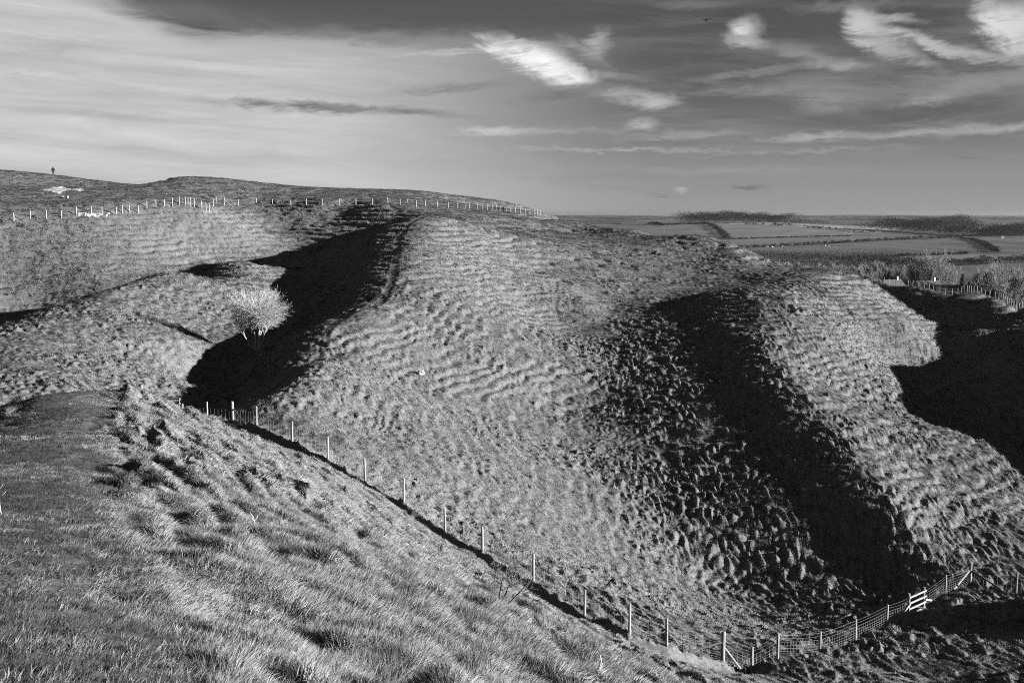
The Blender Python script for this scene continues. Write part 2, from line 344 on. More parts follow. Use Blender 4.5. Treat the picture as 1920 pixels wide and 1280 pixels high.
def hit(px, py, d0=3.0, d1=370.0):
    """where the line of sight meets the ground"""
    d = ray(px, py) ; d = d / d[1]; t = np.exp(np.linspace(math.log(d0), math.log(d1), 3000))
    h = grid_cub(GZ, d[0] * t, t) - d[2] * t
    k = np.argmax(h > 0)
    return on_land(px, py, t[k]) if h.max() > 0 else None
# ------------------------------------------------------------------ object helpers
def tag(o, label=None, cat=None, group=None, kind=None):
    if label: o['label'] = label
    if cat: o['category'] = cat
    if group: o['group'] = group
    if kind: o['kind'] = kind
    return o
def mesh_np(name, v, f, mat, parent=None, smooth=True):
    me = bpy.data.meshes.new(name); v = np.asarray(v, np.float32); f = np.asarray(f, np.int32)
    me.vertices.add(len(v)); me.vertices.foreach_set('co', v.ravel())
    me.loops.add(f.size); me.loops.foreach_set('vertex_index', f.ravel())
    me.polygons.add(len(f)); me.polygons.foreach_set('loop_start', np.arange(len(f), dtype=np.int32) * f.shape[1])
    me.update(calc_edges=True)
    me.polygons.foreach_set('use_smooth', np.full(len(f), smooth, bool))
    if mat: me.materials.append(mat)
    o = bpy.data.objects.new(name, me); COL.objects.link(o)
    if parent: o.parent = parent
    return o
def empty(name, loc, rz=0.0):
    o = bpy.data.objects.new(name, None); COL.objects.link(o); o.location = loc; o.rotation_euler = (0, 0, rz); o.empty_display_size = .2
    return o
class MB:
    """collects quads and triangles for one mesh"""
    def __init__(s): s.v = []; s.f = []
    def box(s, c, size, rot=None):
        M = rot or Matrix.Identity(3); n = len(s.v)
        for dx_ in (-.5, .5):
            for dy_ in (-.5, .5):
                for dz_ in (-.5, .5):
                    s.v.append(Vector(c) + M @ Vector((dx_ * size[0], dy_ * size[1], dz_ * size[2])))
        for q in ((0, 1, 3, 2), (4, 6, 7, 5), (0, 4, 5, 1), (2, 3, 7, 6), (0, 2, 6, 4), (1, 5, 7, 3)): s.f.append(tuple(n + i for i in q))
    def tube(s, pts, rad, sides=6, cap=True):
        pts = [Vector(p) for p in pts]; rads = rad if isinstance(rad, (list, tuple)) else [rad] * len(pts)
        n0 = len(s.v); up = None
        for i, p in enumerate(pts):
            t = (pts[min(i + 1, len(pts) - 1)] - pts[max(i - 1, 0)]).normalized()
            if up is None:
                up = t.cross(Vector((0, 0, 1))); up = up.normalized() if up.length > 1e-3 else Vector((1, 0, 0))
            up = (up - t * up.dot(t)); up = up.normalized() if up.length > 1e-6 else t.orthogonal().normalized()
            sd = t.cross(up)
            for k in range(sides):
                a = 2 * math.pi * k / sides
                s.v.append(p + (up * math.cos(a) + sd * math.sin(a)) * rads[i])
        for i in range(len(pts) - 1):
            for k in range(sides):
                a = n0 + i * sides + k; b = n0 + i * sides + (k + 1) % sides
                s.f.append((a, b, b + sides, a + sides))
        if cap:
            s.f.append(tuple(n0 + k for k in range(sides))[::-1]); e = n0 + (len(pts) - 1) * sides
            s.f.append(tuple(e + k for k in range(sides)))
    def build(s, name, mat, parent=None, smooth=False, loc=None, bevel=0):
        me = bpy.data.meshes.new(name); me.from_pydata([tuple(v) for v in s.v], [], s.f); me.update()
        if smooth: me.polygons.foreach_set('use_smooth', np.ones(len(me.polygons), bool))
        me.materials.append(mat)
        o = bpy.data.objects.new(name, me); COL.objects.link(o)
        if parent: o.parent = parent
        if loc is not None: o.location = loc
        if bevel:
            b = o.modifiers.new('bevel', 'BEVEL'); b.width = bevel; b.segments = 2
        return o
def material(name, lo, hi=None, scale=3.0, rough=.9, bump=0.0, detail=6, stretch=(1, 1, 1), spec=.1, translucent=0.0, per_copy=0.0):
    """grey natural surface: two tones mixed by noise"""
    m = bpy.data.materials.new(name); m.use_nodes = True; t = m.node_tree; b = t.nodes['Principled BSDF']
    b.inputs['Roughness'].default_value = rough; b.inputs['Specular IOR Level'].default_value = spec
    hi = hi or lo
    co = t.nodes.new('ShaderNodeTexCoord'); mp = t.nodes.new('ShaderNodeMapping'); mp.inputs[3].default_value = stretch
    t.links.new(co.outputs['Object'], mp.inputs[0])
    n = t.nodes.new('ShaderNodeTexNoise'); n.inputs['Scale'].default_value = scale; n.inputs['Detail'].default_value = detail; n.inputs['Roughness'].default_value = .65
    t.links.new(mp.outputs[0], n.inputs['Vector'])
    r = t.nodes.new('ShaderNodeMapRange'); r.inputs[1].default_value = .3; r.inputs[2].default_value = .7; r.inputs[3].default_value = lo; r.inputs[4].default_value = hi
    t.links.new(n.outputs[0], r.inputs[0]); out = r.outputs[0]
    if per_copy:
        oi = t.nodes.new('ShaderNodeObjectInfo'); q = t.nodes.new('ShaderNodeMapRange'); q.inputs[3].default_value = 1 - per_copy; q.inputs[4].default_value = 1 + per_copy
        t.links.new(oi.outputs['Random'], q.inputs[0]); mu = t.nodes.new('ShaderNodeMath'); mu.operation = 'MULTIPLY'
        t.links.new(out, mu.inputs[0]); t.links.new(q.outputs[0], mu.inputs[1]); out = mu.outputs[0]
    t.links.new(out, b.inputs['Base Color'])
    if bump:
        bp = t.nodes.new('ShaderNodeBump'); bp.inputs['Strength'].default_value = bump; bp.inputs['Distance'].default_value = .02
        t.links.new(n.outputs[0], bp.inputs['Height']); t.links.new(bp.outputs[0], b.inputs['Normal'])
    if translucent:
        tr = t.nodes.new('ShaderNodeBsdfTranslucent'); df = t.nodes.new('ShaderNodeBsdfDiffuse'); mx = t.nodes.new('ShaderNodeMixShader'); mx.inputs[0].default_value = translucent
        t.links.new(out, tr.inputs[0]); t.links.new(out, df.inputs[0])
        t.links.new(df.outputs[0], mx.inputs[1]); t.links.new(tr.outputs[0], mx.inputs[2]); t.links.new(mx.outputs[0], t.nodes['Material Output'].inputs[0])
    return m
M_SHORT = material('short_turf_grass', .045, .075, .08, 1.0, spec=0, translucent=.15, per_copy=.35, detail=3)
M_TURF = material('turf', .035, .085, 7.0, 1.0, bump=.9, detail=9, spec=0)
M_GRASS = material('dry_grass', .13, .185, .06, 1.0, spec=0, translucent=.22, per_copy=.30, detail=3)
M_POST = material('weathered_post', .08, .15, 9, .85, .3, stretch=(1, 1, .12))
M_BRACE_SHADE = material('shaded_brace_timber', .022, .04, 9, .9, .3, stretch=(1, 1, .12))  # same brace timber with its shade painted in as a darker colour
M_RAIL = material('pale_rail', .08, .13, 8, .85, .3, stretch=(.3, 1, 1))
M_WIRE = material('galvanised_wire', .10, .14, 5, .6)
M_CHALK = material('chalk', .06, .26, 1.1, .95, .4)
M_BARK = material('pale_bark', .13, .20, 6, .9, .4, stretch=(1, 1, .2))
M_THORN = material('dull_thorn', .05, .08, 6, .9)
M_TWIG = material('pale_twig', .18, .25, 4, .9)
def tuft_normals(m, k):
    """soft light on a tuft: its blades share most of the tuft's own facing"""
    t = m.node_tree; tr = t.nodes.new('ShaderNodeVectorTransform'); tr.vector_type = 'NORMAL'; tr.convert_from = 'OBJECT'; tr.convert_to = 'WORLD'; tr.inputs[0].default_value = (0, 0, 1)
    ge = t.nodes.new('ShaderNodeNewGeometry'); mx = t.nodes.new('ShaderNodeMix'); mx.data_type = 'VECTOR'; mx.inputs[0].default_value = k
    t.links.new(ge.outputs['Normal'], mx.inputs[4]); t.links.new(tr.outputs[0], mx.inputs[5])
    nn = t.nodes.new('ShaderNodeVectorMath'); nn.operation = 'NORMALIZE'; t.links.new(mx.outputs[1], nn.inputs[0])
    for n in t.nodes:
        if n.type in ('BSDF_DIFFUSE',): t.links.new(nn.outputs[0], n.inputs['Normal'])
tuft_normals(M_GRASS, .72); tuft_normals(M_SHORT, .78)
# ------------------------------------------------------------------ hillfort ground
def fan(a0, a1, da, coarse, rads):
    az = np.concatenate([np.arange(-math.pi, a0, coarse), np.arange(a0, a1, da), np.arange(a1, math.pi, coarse), [math.pi]])
    return np.meshgrid(az, rads)
rad = [.5]
while rad[-1] < 383: rad.append(rad[-1] + max(.02, .0024 * rad[-1]) if rad[-1] > 2 else rad[-1] + .08)
A, R = fan(-.56, .56, .0010, .02, np.array(rad))
X = R * np.sin(A); Y = R * np.cos(A)
Zs = np.empty(X.shape)
for i in range(0, X.shape[0], 100): Zs[i:i + 100] = land(X[i:i + 100], Y[i:i + 100])[0]
nr, na = X.shape
vv = np.stack([X, Y, Zs], -1).reshape(-1, 3); ii = np.arange(nr - 1)[:, None] * na + np.arange(na - 1)[None]
ff = np.stack([ii + 1, ii + na + 1, ii + na, ii], -1).reshape(-1, 4)
hf = mesh_np('hillside', vv, ff, M_TURF); tag(hf, kind='structure', label='steep grass banks and ditches of an ancient hillfort', cat='hillside')
del vv, ff
# ------------------------------------------------------------------ grass
def blade_tuft(name, n, radius, height, width, segs, lean, mat, seed):
    g = np.random.default_rng(seed); V_, F_ = [], []
    for b in range(n):
        a = g.uniform(0, 2 * math.pi); rr_ = radius * math.sqrt(g.uniform(0, 1)); bx, by = rr_ * math.cos(a), rr_ * math.sin(a)
        h = height * g.uniform(.5, 1.15); out = a + g.normal(0, .9); bend = g.uniform(.15, .8)
        tw = g.uniform(0, 2 * math.pi); wx_, wy_ = math.cos(tw) * width, math.sin(tw) * width
        dxl, dyl = math.cos(out) * bend * h * .6 + lean * h, math.sin(out) * bend * h * .6
        i0 = len(V_)
        for s_ in range(segs + 1):
            t = s_ / segs; cx, cy, cz_ = bx + dxl * t * t, by + dyl * t * t, h * (t - .28 * bend * t * t)
            ww = (1 - t) * .9 + .1
            if s_ == segs: V_.append((cx, cy, cz_))
            else: V_ += [(cx - wx_ * ww * .5, cy - wy_ * ww * .5, cz_ - .03 * (s_ == 0)), (cx + wx_ * ww * .5, cy + wy_ * ww * .5, cz_ - .03 * (s_ == 0))]
        for s_ in range(segs):
            q = i0 + 2 * s_
            F_.append((q, q + 1, q + 2) if s_ == segs - 1 else (q, q + 1, q + 3, q + 2))
    me = bpy.data.meshes.new(name); me.from_pydata(V_, [], F_); me.update(); me.materials.append(mat)
    return bpy.data.objects.new(name, me)
def scatter(name, label, pts, rot, scl, variant):
    me = bpy.data.meshes.new(name); me.vertices.add(len(pts)); me.vertices.foreach_set('co', pts.astype(np.float32).ravel())
    a = me.attributes.new('turn', 'FLOAT_VECTOR', 'POINT'); a.data.foreach_set('vector', rot.astype(np.float32).ravel())
    a = me.attributes.new('grow', 'FLOAT_VECTOR', 'POINT'); a.data.foreach_set('vector', scl.astype(np.float32).ravel())
    o = bpy.data.objects.new(name, me); COL.objects.link(o)
    g = bpy.data.node_groups.new(name, 'GeometryNodeTree')
    g.interface.new_socket('Geometry', in_out='INPUT', socket_type='NodeSocketGeometry'); g.interface.new_socket('Geometry', in_out='OUTPUT', socket_type='NodeSocketGeometry')
    gi = g.nodes.new('NodeGroupInput'); go = g.nodes.new('NodeGroupOutput'); ip = g.nodes.new('GeometryNodeInstanceOnPoints')
    ob = g.nodes.new('GeometryNodeObjectInfo'); ob.inputs['Object'].default_value = variant; ob.inputs['As Instance'].default_value = True
    at1 = g.nodes.new('GeometryNodeInputNamedAttribute'); at1.data_type = 'FLOAT_VECTOR'; at1.inputs[0].default_value = 'turn'
    at2 = g.nodes.new('GeometryNodeInputNamedAttribute'); at2.data_type = 'FLOAT_VECTOR'; at2.inputs[0].default_value = 'grow'
    g.links.new(gi.outputs[0], ip.inputs['Points']); g.links.new(ob.outputs['Geometry'], ip.inputs['Instance'])
    g.links.new(at1.outputs[0], ip.inputs['Rotation']); g.links.new(at2.outputs[0], ip.inputs['Scale']); g.links.new(ip.outputs[0], go.inputs[0])
    m = o.modifiers.new('grow', 'NODES'); m.node_group = g
    return tag(o, label, 'grass', kind='stuff')
def grow(name, label, r0, r1, density, sizes, spec, az=.56, nvar=3, seed=1):
    """tufts over the ring r0..r1, density in tufts per square metre"""
    g = np.random.default_rng(seed); n = int(density * az * (r1 * r1 - r0 * r0))
    a = g.uniform(-az, az, n); r = np.sqrt(g.uniform(r0 * r0, r1 * r1, n))
    x = r * np.sin(a); y = r * np.cos(a); z, s, rough = land(x, y)
    keep = (g.uniform(0, 1, n) < .25 + .75 * rough)
    dF, sF = poly_dist(x, y, FENCE_LINE); wF = np.where(sF < 0, dF, -dF); keep &= ~((wF > -.05) & (wF < .45) & (y < 80) & (g.uniform(0, 1, n) < .75))
    dC, _ = poly_dist(x, y, CREST_PATH); dD, _ = poly_dist(x, y, DITCH_PATH); keep &= (dC > .5 + .25 * perlin(x, y)) & (dD > .28)
    x, y, z, s, rough = (q[keep] for q in (x, y, z, s, rough)); n = len(x)
    e_ = .12 + .0012 * np.hypot(x, y)
    gx_ = (land(x + e_, y)[0] - land(x - e_, y)[0]) / (2 * e_); gy_ = (land(x, y + e_)[0] - land(x, y - e_)[0]) / (2 * e_)
    down = np.arctan2(-gy_, -gx_) + g.normal(0, .25, n)
    # local x axis of a tuft is its leaning side
    rot = np.stack([np.zeros(n), np.arctan(np.clip(np.hypot(gx_, gy_), 0, 1.6)) + g.normal(0, .08, n), down], 1)
    tall = (.42 + .58 * rough * sm(s + .22 * perlin(x / 4 + 9, y / 4), .08, .34))
    h = g.uniform(.7, 1.3, n) * tall * sizes
    scl = np.stack([sizes * g.uniform(.8, 1.25, n), sizes * g.uniform(.8, 1.25, n), h], 1)
    pts = np.stack([x, y, z], 1); lush = sm(s + .25 * perlin(x / 3 + 2, y / 3), .10, .28) * (.10 + .90 * rough)
    lush = lush * (1 - .55 * (1 - sm(x, -26, -19)) * (1 - sm(y, 140, 158)) * sm(y, 55, 70) - .35 * sm(x, 28, 36))
    sel = np.where(g.uniform(0, 1, n) > lush, 2, g.integers(0, 2, n))
    for k in range(nvar):
        v = blade_tuft('grass_tuft', seed=seed * 10 + k, mat=M_SHORT if k == 2 else M_GRASS, **spec)
        q = sel == k
        scatter(name, label, pts[q], rot[q], scl[q], v)
if GRASS:
    grow('short_grass', 'short tufted grass on the near bank top', 1.2, 9, 330, 1.0, dict(n=34, radius=.09, height=.105, width=.0055, segs=3, lean=.25), seed=11)
    grow('near_grass', 'pale tufted grass on the near bank', 9, 26, 120, 1.0, dict(n=40, radius=.14, height=.115, width=.008, segs=3, lean=.45), seed=12)
    grow('bank_grass', 'tussock grass on the lower near bank', 26, 62, 30, 1.0, dict(n=32, radius=.20, height=.125, width=.016, segs=2, lean=.5), seed=13)
    grow('ditch_grass', 'tussock grass over the banks and ditches', 62, 135, 9.0, 1.0, dict(n=26, radius=.30, height=.15, width=.030, segs=2, lean=.5), seed=14)
    grow('far_grass', 'tussock grass on the far ramparts', 135, 330, 4.0, 1.0, dict(n=20, radius=.45, height=.19, width=.055, segs=2, lean=.5), seed=15)
# ------------------------------------------------------------------ fences
def spot(px, py, D):
    h = hit(px, py, D * .88, D * 1.14)
    return h if h is not None else on_land(px, py, D)
def skyline(px, d0, d1):
    d = ray(px, 540); d = d / d[1]; t = np.linspace(d0, d1, 700)
    z = land(d[0] * t, t)[0]; k = np.argmax(z / t)
    return Vector((d[0] * t[k], t[k], z[k]))
def post(parent, o, p, h, r, name='post'):
    m = MB(); tilt = Vector((random.gauss(0, .018), random.gauss(0, .018), 1))
    b = Vector(p) - o
    m.tube([b - Vector((0, 0, .35)), b + tilt * h * .5, b + tilt * (h - .03), b + tilt * h], [r, r * .98, r * .96, r * .7], 10)
    return m.build(name, M_POST, parent, smooth=False)
def brace(parent, o, a, b, r=.05, mat=None):
    m = MB(); m.tube([a - o, b - o], [r, r], 8); return m.build('brace', mat or M_RAIL, parent)
def netting(parent, o, pts, heights, stay, r, sag=.0):
    m = MB()
    for a, b in zip(pts[:-1], pts[1:]):
        a = Vector(a) - o; b = Vector(b) - o; n = max(1, int((b - a).length / stay)) if stay else 1
        for h in heights:
            q = []
            for i in range(5):
                t = i / 4; c = a.lerp(b, t); q.append(c + Vector((0, 0, h - sag * 4 * t * (1 - t) * (1.5 if h > 1 else 1) + (random.gauss(0, .008) if 0 < i < 4 else 0))))
            m.tube(q, r, 3, False)
        if stay:
            for i in range(1, n):
                c = a.lerp(b, i / n); m.tube([c + Vector((0, 0, heights[0])), c + Vector((0, 0, heights[-3] if len(heights) > 5 else heights[-1]))], r * .85, 3, False)
    return m.build('wire_netting', M_WIRE, parent)
HTS = [.06, .17, .29, .42, .56, .72, .92, 1.12, 1.30]
NEAR_A = [(343,784,84),(389,783,82),(437,790,80),(481,802,77),(548,834,72),(615,865,69),(685,908,66.5),(757,948,64),(835,1000,62),(905,1043,59),(1000,1098,56),(1096,1158,53),(1180,1195,51.5),(1250,1220,51.5),(1355,1243,53)]
NEAR_B = [(1355,1243,53),(1410,1241,53.5),(1458,1234,54.5),(1537,1216,57.5),(1604,1201,61),(1662,1174,65),(1703,1157,68)]
NEAR_C = [(1731,1140,69.8),(1772,1111,72.5),(1818,1095,75),(1905,1110,73),(1990,1120,72)]
pa = [on_land(*q) for q in NEAR_A]; pb = [on_land(*q) for q in NEAR_B]; pc = [on_land(*q) for q in NEAR_C]
def up(p, h): return Vector(p) + Vector((0, 0, h))
def toward(a, b, d): v = (Vector(b) - Vector(a)); v.z = 0; return Vector(a) + v.normalized() * d
def land_at(p): return Vector((p.x, p.y, ground_z(p.x, p.y)))
fa = empty('stock_fence', pa[8]); oa = fa.location.copy()
tag(fa, 'post and wire stock fence running down beside the sunken track on the near bank', 'fence')
for i, p in enumerate(pa):
    if i in (2, 14): post(fa, oa, p, 1.55, .11, 'strainer_post')
    else: post(fa, oa, p, 1.38, .068)
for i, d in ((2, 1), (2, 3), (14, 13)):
    e = land_at(toward(pa[i], pa[d], 2.1)); brace(fa, oa, up(pa[i], 1.0), up(e, .02), .055, M_BRACE_SHADE)
netting(fa, oa, pa, HTS, .42, .0035, .03)
fb = empty('stock_fence', pb[3]); ob_ = fb.location.copy()
tag(fb, 'netted stock fence crossing the ditch floor at lower right, between corner post and stile', 'fence')
for i, p in enumerate(pb):
    if i == 0: continue
    if i < 6: post(fb, ob_, p, 1.38, .075)
e = land_at(toward(pb[0], pb[1], 1.25)); brace(fb, ob_, up(pb[0], .8), up(e, .02), .06)
netting(fb, ob_, pb, HTS, .30, .004, .04)
fc = empty('stock_fence', pc[2]); oc = fc.location.copy()
tag(fc, 'stock fence climbing past a tall braced strainer, right of the stile', 'fence')
for i, p in enumerate(pc):
    if i == 0: continue
    if i == 2: post(fc, oc, p, 1.65, .12, 'strainer_post')
    else: post(fc, oc, p, 1.40, .075)
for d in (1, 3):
    e = land_at(toward(pc[2], pc[d], 2.4)); brace(fc, oc, up(pc[2], 1.1), up(e, .02), .065, M_BRACE_SHADE if d == 3 else M_RAIL)
netting(fc, oc, pc, HTS, .30, .004, .04)
# stile between the two
st = empty('stile', pb[6]); os_ = st.location.copy()
tag(st, 'wooden step stile with four pale rails set into the ditch fence', 'stile')
A_, B_ = pb[6], pc[0]; dirv = (B_ - A_); run = dirv.copy(); run.z = 0; run.normalize(); side = Vector((-run.y, run.x, 0))
ang = math.atan2(run.y, run.x); slope_ = math.atan2(dirv.z, math.hypot(dirv.x, dirv.y))
post(st, os_, A_, 1.62, .085); post(st, os_, B_, 1.62, .085)
def plank(parent, o, a, b, w, th, name, mat=M_RAIL):
    a = Vector(a) - o; b = Vector(b) - o; d = b - a; m = MB()
    q = d.to_track_quat('X', 'Z').to_matrix(); m.box((a + b) / 2, (d.length, th, w), q)
    return m.build(name, mat, parent, bevel=.008)
for h in (.24, .60, .98, 1.36):
    off = -side * .10
    plank(st, os_, up(A_, h) - run * .18 + off, up(B_, h) + run * .18 + off, .115, .045, 'rail')
plank(st, os_, up(A_, .95) - run * .02 - side * .12, up(land_at(A_ - run * 2.3), .03) - side * .12, .12, .06, 'brace')
plank(st, os_, up(B_, .80) - side * .12, up(B_, .45) + run * 1.1 - side * .12, .12, .06, 'brace')
mid = (A_ + B_) / 2
plank(st, os_, up(mid, .50) - side * .75 , up(mid, .50) + side * .75, .05, .24, 'step_board')
for s_ in (-.6, .6):
    b_ = mid + side * s_; gz = ground_z(b_.x, b_.y); m = MB(); m.tube([Vector((b_.x, b_.y, gz - .1)) - os_, up(mid, .48) + side * s_ - os_], .07, 8); m.build('step_leg', M_POST, st)
# field gate where the track meets the near ditch
gt = empty('field_gate', pa[0]); og = gt.location.copy()
tag(gt, 'pale wooden field gate half hidden behind the near bank crest', 'gate')
gdir = Vector((-1, .15, 0)).normalized(); g0 = pa[0] + gdir * .16; g1 = g0 + gdir * 3.0; gz = max(g0.z + .05, min(ground_z(g1.x, g1.y) + .1, g0.z + .55))
g0 = Vector((g0.x, g0.y, gz)); g1 = Vector((g1.x, g1.y, gz))
for h in (.05, .30, .55, .85, 1.2): plank(gt, og, up(g0, h), up(g1, h), .12, .045, 'rail')
for t in (0.02, .5, .98):
    q = g0.lerp(g1, t) + Vector((0, -.05, 0)); plank(gt, og, up(q, 0), up(q, 1.27), .045, .10, 'stile_bar')
plank(gt, og, up(g0, .1) + Vector((0, -.05, 0)), up(g1, 1.15) + Vector((0, -.05, 0)), .09, .04, 'brace')
post(gt, og, land_at(g1 + gdir * .15), 1.5, .1, 'hanging_post')
# the long fence along the inner rampart
XA = [(26,413),(57,409),(87,408),(115,405),(143,402),(171,402),(191,401),(218,399),(229,396),(243,395),(259,396),(275,391),(292,388),(308,385),(323,383),(336,383),(347,383),(352,383),(357,384),(364,386),(378,391),(386,394),(392,394),(400,388),(406,381)]
XB = [(420,385),(447,384),(480,385),(511,386),(545,385),(574,384),(604,383),(636,383),(667,383),(698,383),(727,382),(750,384),(763,386),(780,388),(797,388),(820,389),(840,390),(858,391),(873,391),(880,392),(894,393),(905,393),(914,394),(922,395),(930,395),(937,396),(944,396),(950,397),(957,398),(966,399),(975,400),(984,401),(993,402),(1001,402),(1007,403),(1013,404)]
def far_spot(px, py):
    h = hit(px, py, 165, 330)
    return h if h is not None else skyline(px, 180, 320)
qa = [far_spot(*q) for q in XA]; qb = [far_spot(*q) for q in XB]
f1 = empty('rampart_fence', qa[12]); o1 = f1.location.copy()
tag(f1, 'line of thin pale posts over the left rampart end, below the chalk scar', 'fence')
for p in qa: post(f1, o1, p, 1.45, .105)
netting(f1, o1, qa, [.3, .7, 1.0, 1.3], 0, .006)
f2 = empty('rampart_fence', qb[14]); o2 = f2.location.copy()
tag(f2, 'long line of pale posts below the inner rampart skyline, from the braced strainer rightwards', 'fence')
for i, p in enumerate(qb):
    if i == 0:
        post(f2, o2, p, 1.75, .14, 'strainer_post')
        for s_ in (-1, 1):
            e = land_at(p + Vector((s_ * 1.9, 0, 0))); brace(f2, o2, up(p, 1.25), up(e, .02), .11)
    else: post(f2, o2, p, 1.40, .105)
netting(f2, o2, qb, [.3, .7, 1.0, 1.3], 0, .006)
XO = [1632,1645,1657,1667,1679,1690,1702,1711,1722,1733,1742,1750,1762,1773,1786,1796,1803,1808,1813,1817,1821,1826,1832,1840,1848,1856,1866,1873,1877,1881,1885,1889,1893,1897,1902,1907,1912,1918]
qo = [skyline(x, 160, 300) for x in XO]
f3 = empty('outer_fence', qo[18]); o3 = f3.location.copy()
tag(f3, 'small bright fence posts along the crest of the dark outer bank at far right', 'fence')
for p in qo: post(f3, o3, p, 1.2, .075)
netting(f3, o3, qo, [.3, .7, 1.0, 1.25], 0, .008)
# ------------------------------------------------------------------ bare trees
def bare_tree(name, loc, label, cat, height, stems, spread, levels, twig_r, seed, lean=(0, 0), group=None, trunk_r=None, up_bias=.35, kids=(3, 5), first=.28, mats=None, droop=0.0):
    R_ = random.Random(seed); root = empty(name, loc); tag(root, label, cat, group)
    tk = MB(); tw = MB(); mt, mw = mats or (M_BARK, M_TWIG)
    tr0 = trunk_r or height * .018
    def limb(p, d, ln, r, lev):
        pts = [p]; q = p.copy(); dd = d.copy(); n = 4 if lev < 3 else 3
        for i in range(n):
            dd = (dd + Vector((R_.gauss(0, .10) + lean[0] * .06, R_.gauss(0, .10) + lean[1] * .06, R_.gauss(0, .07) + up_bias * .12 - droop * .1 * lev))).normalized()
            q = q + dd * ln / n; pts.append(q.copy())
        r1 = max(r * .55, twig_r * .7)
        rs = [r + (r1 - r) * i / n for i in range(n + 1)]
        (tk if lev <= 1 else tw).tube(pts, rs, 7 if lev <= 1 else (4 if lev == 2 else 3), False)
        if lev >= levels: return
        for i in range(R_.randint(*kids) + (2 if lev >= levels - 2 else 0)):
            t = R_.uniform(.35, 1.0); k = min(n - 1, int(t * n)); b = pts[k].lerp(pts[k + 1], t * n - k)
            a = Vector((R_.gauss(0, 1), R_.gauss(0, 1), R_.gauss(.1, .6))).normalized()
            nd = (dd * (1.0 - spread * .45) + a * spread + Vector((lean[0], lean[1], up_bias)) * .35).normalized()
            limb(b, nd, ln * R_.uniform(.5, .78), max(r1 * R_.uniform(.5, .75), twig_r), lev + 1)
    for s_ in stems:
        limb(Vector((s_[0], s_[1], -.1)), Vector((s_[2], s_[3], 1)).normalized(), height * first * (s_[4] if len(s_) > 4 else 1), tr0 * (s_[4] if len(s_) > 4 else 1), 1)
    if tk.v: tk.build('trunk', mt, root, smooth=True)
    if tw.v: tw.build('crown', mw, root, smooth=True)
    return root
def round_tree(name, loc, label, cat, centre, radii, stems, nlimb, ntwig, seed, r_stem, r_twig, shift):
    R_ = random.Random(seed); root = empty(name, loc); tag(root, label, cat); tk = MB(); tw = MB()
    C_ = Vector(centre); RX, RY, RZ = radii
    def shell(lo, hi):
        while True:
            d = Vector((R_.gauss(0, 1), R_.gauss(0, 1), R_.gauss(.25, .9))).normalized(); k = R_.uniform(lo, hi)
            if d.z > -.62: break
        w = 1 + .10 * math.sin(d.x * 5 + seed) * math.cos(d.z * 4 + d.y * 3)
        return C_ + Vector((d.x * RX, d.y * RY, d.z * RZ)) * k * w, d
    def bend(a, b, n, lift, jit):
        out = [a]
        for i in range(1, n + 1):
            t = i / n; out.append(a.lerp(b, t) + Vector((R_.gauss(0, jit), R_.gauss(0, jit), R_.gauss(0, jit))) * (1 if i < n else 0) + lift * (t * (1 - t)))
        return out
    nodes = []
    for (bx, by, tx, ty, tz, k) in stems:
        p = bend(Vector((bx, by, -.15)), Vector((tx, ty, tz)), 6, Vector((0, 0, 0)), .05)
        tk.tube(p, [r_stem * k * (1 - .09 * i) for i in range(7)], 8, False); nodes += [(q, r_stem * k * .5) for q in p[4:]]
    ends = []
    for i in range(nlimb):
        e, d = shell(.35, .85); a, r = min(R_.sample(nodes, min(4, len(nodes))), key=lambda q: (q[0] - e).length)
        p = bend(a, e, 5, Vector((-d.x * .2, -d.y * .2, -.35 if d.z > .2 else .25)), .06)
        tk.tube(p, [r * (1 - .15 * j) for j in range(6)], 5, False); ends += p[2:]
    for i in range(ntwig):
        a = R_.choice(ends); out = (a - C_); out = Vector((out.x / RX, out.y / RY, out.z / RZ)); out = out.normalized() if out.length > .1 else Vector((0, 0, 1))
        dirn = (out + Vector((R_.gauss(0, .42), R_.gauss(0, .42), R_.gauss(.22, .35))) + shift).normalized()
        ln = R_.uniform(.45, 1.35); e = a + dirn * ln
        q = e - C_; m_ = math.sqrt((q.x / RX) ** 2 + (q.y / RY) ** 2 + (q.z / RZ) ** 2)
        if m_ > 1.08: e = a.lerp(e, R_.uniform(.3, .75))
        p = bend(a, e, 3, Vector((0, 0, .05)), .03); tw.tube(p, [r_twig, r_twig * .9, r_twig * .75, r_twig * .5], 3, False)
        for k in range(3):
            b = p[R_.randint(1, 3)]; d2 = (dirn + Vector((R_.gauss(0, .5), R_.gauss(0, .5), R_.gauss(.15, .4)))).normalized()
            tw.tube([b, b + d2 * R_.uniform(.18, .45)], [r_twig * .7, r_twig * .4], 3, False)
    tk.build('trunk', M_BARK, root, True); tw.build('crown', M_TWIG, root, True)
    return root
tp = spot(482, 655, 113)
round_tree('hawthorn_tree', tp, 'bare pale rounded tree standing alone in the shaded ditch', 'tree',
           (.30, 0, 4.6), (3.45, 3.1, 2.3), [(-.05, 0, -.25, 0, 2.3, 1), (.15, .05, .45, .1, 2.5, 1), (-.15, -.05, -1.7, -.3, 2.2, .7), (.05, .1, .1, .8, 2.4, .8), (.1, -.1, 1.3, -.4, 2.7, .7)],
           95, 2500, 5, .12, .0075, Vector((.18, 0, .38)))
bt = hit(938, 1183, 20, 60)
bare_tree('thorn_bush', bt, 'small leafless thorn bush on the near bank just above the fence', 'bush', 2.3,
          [(0, 0, .4, .3), (0.05, 0, .9, .1), (0, .05, .1, .4, .7)], .85, 4, .004, 9, lean=(.30, .15), trunk_r=.020, kids=(3, 4), first=.36, up_bias=.1, mats=(M_THORN, M_THORN))
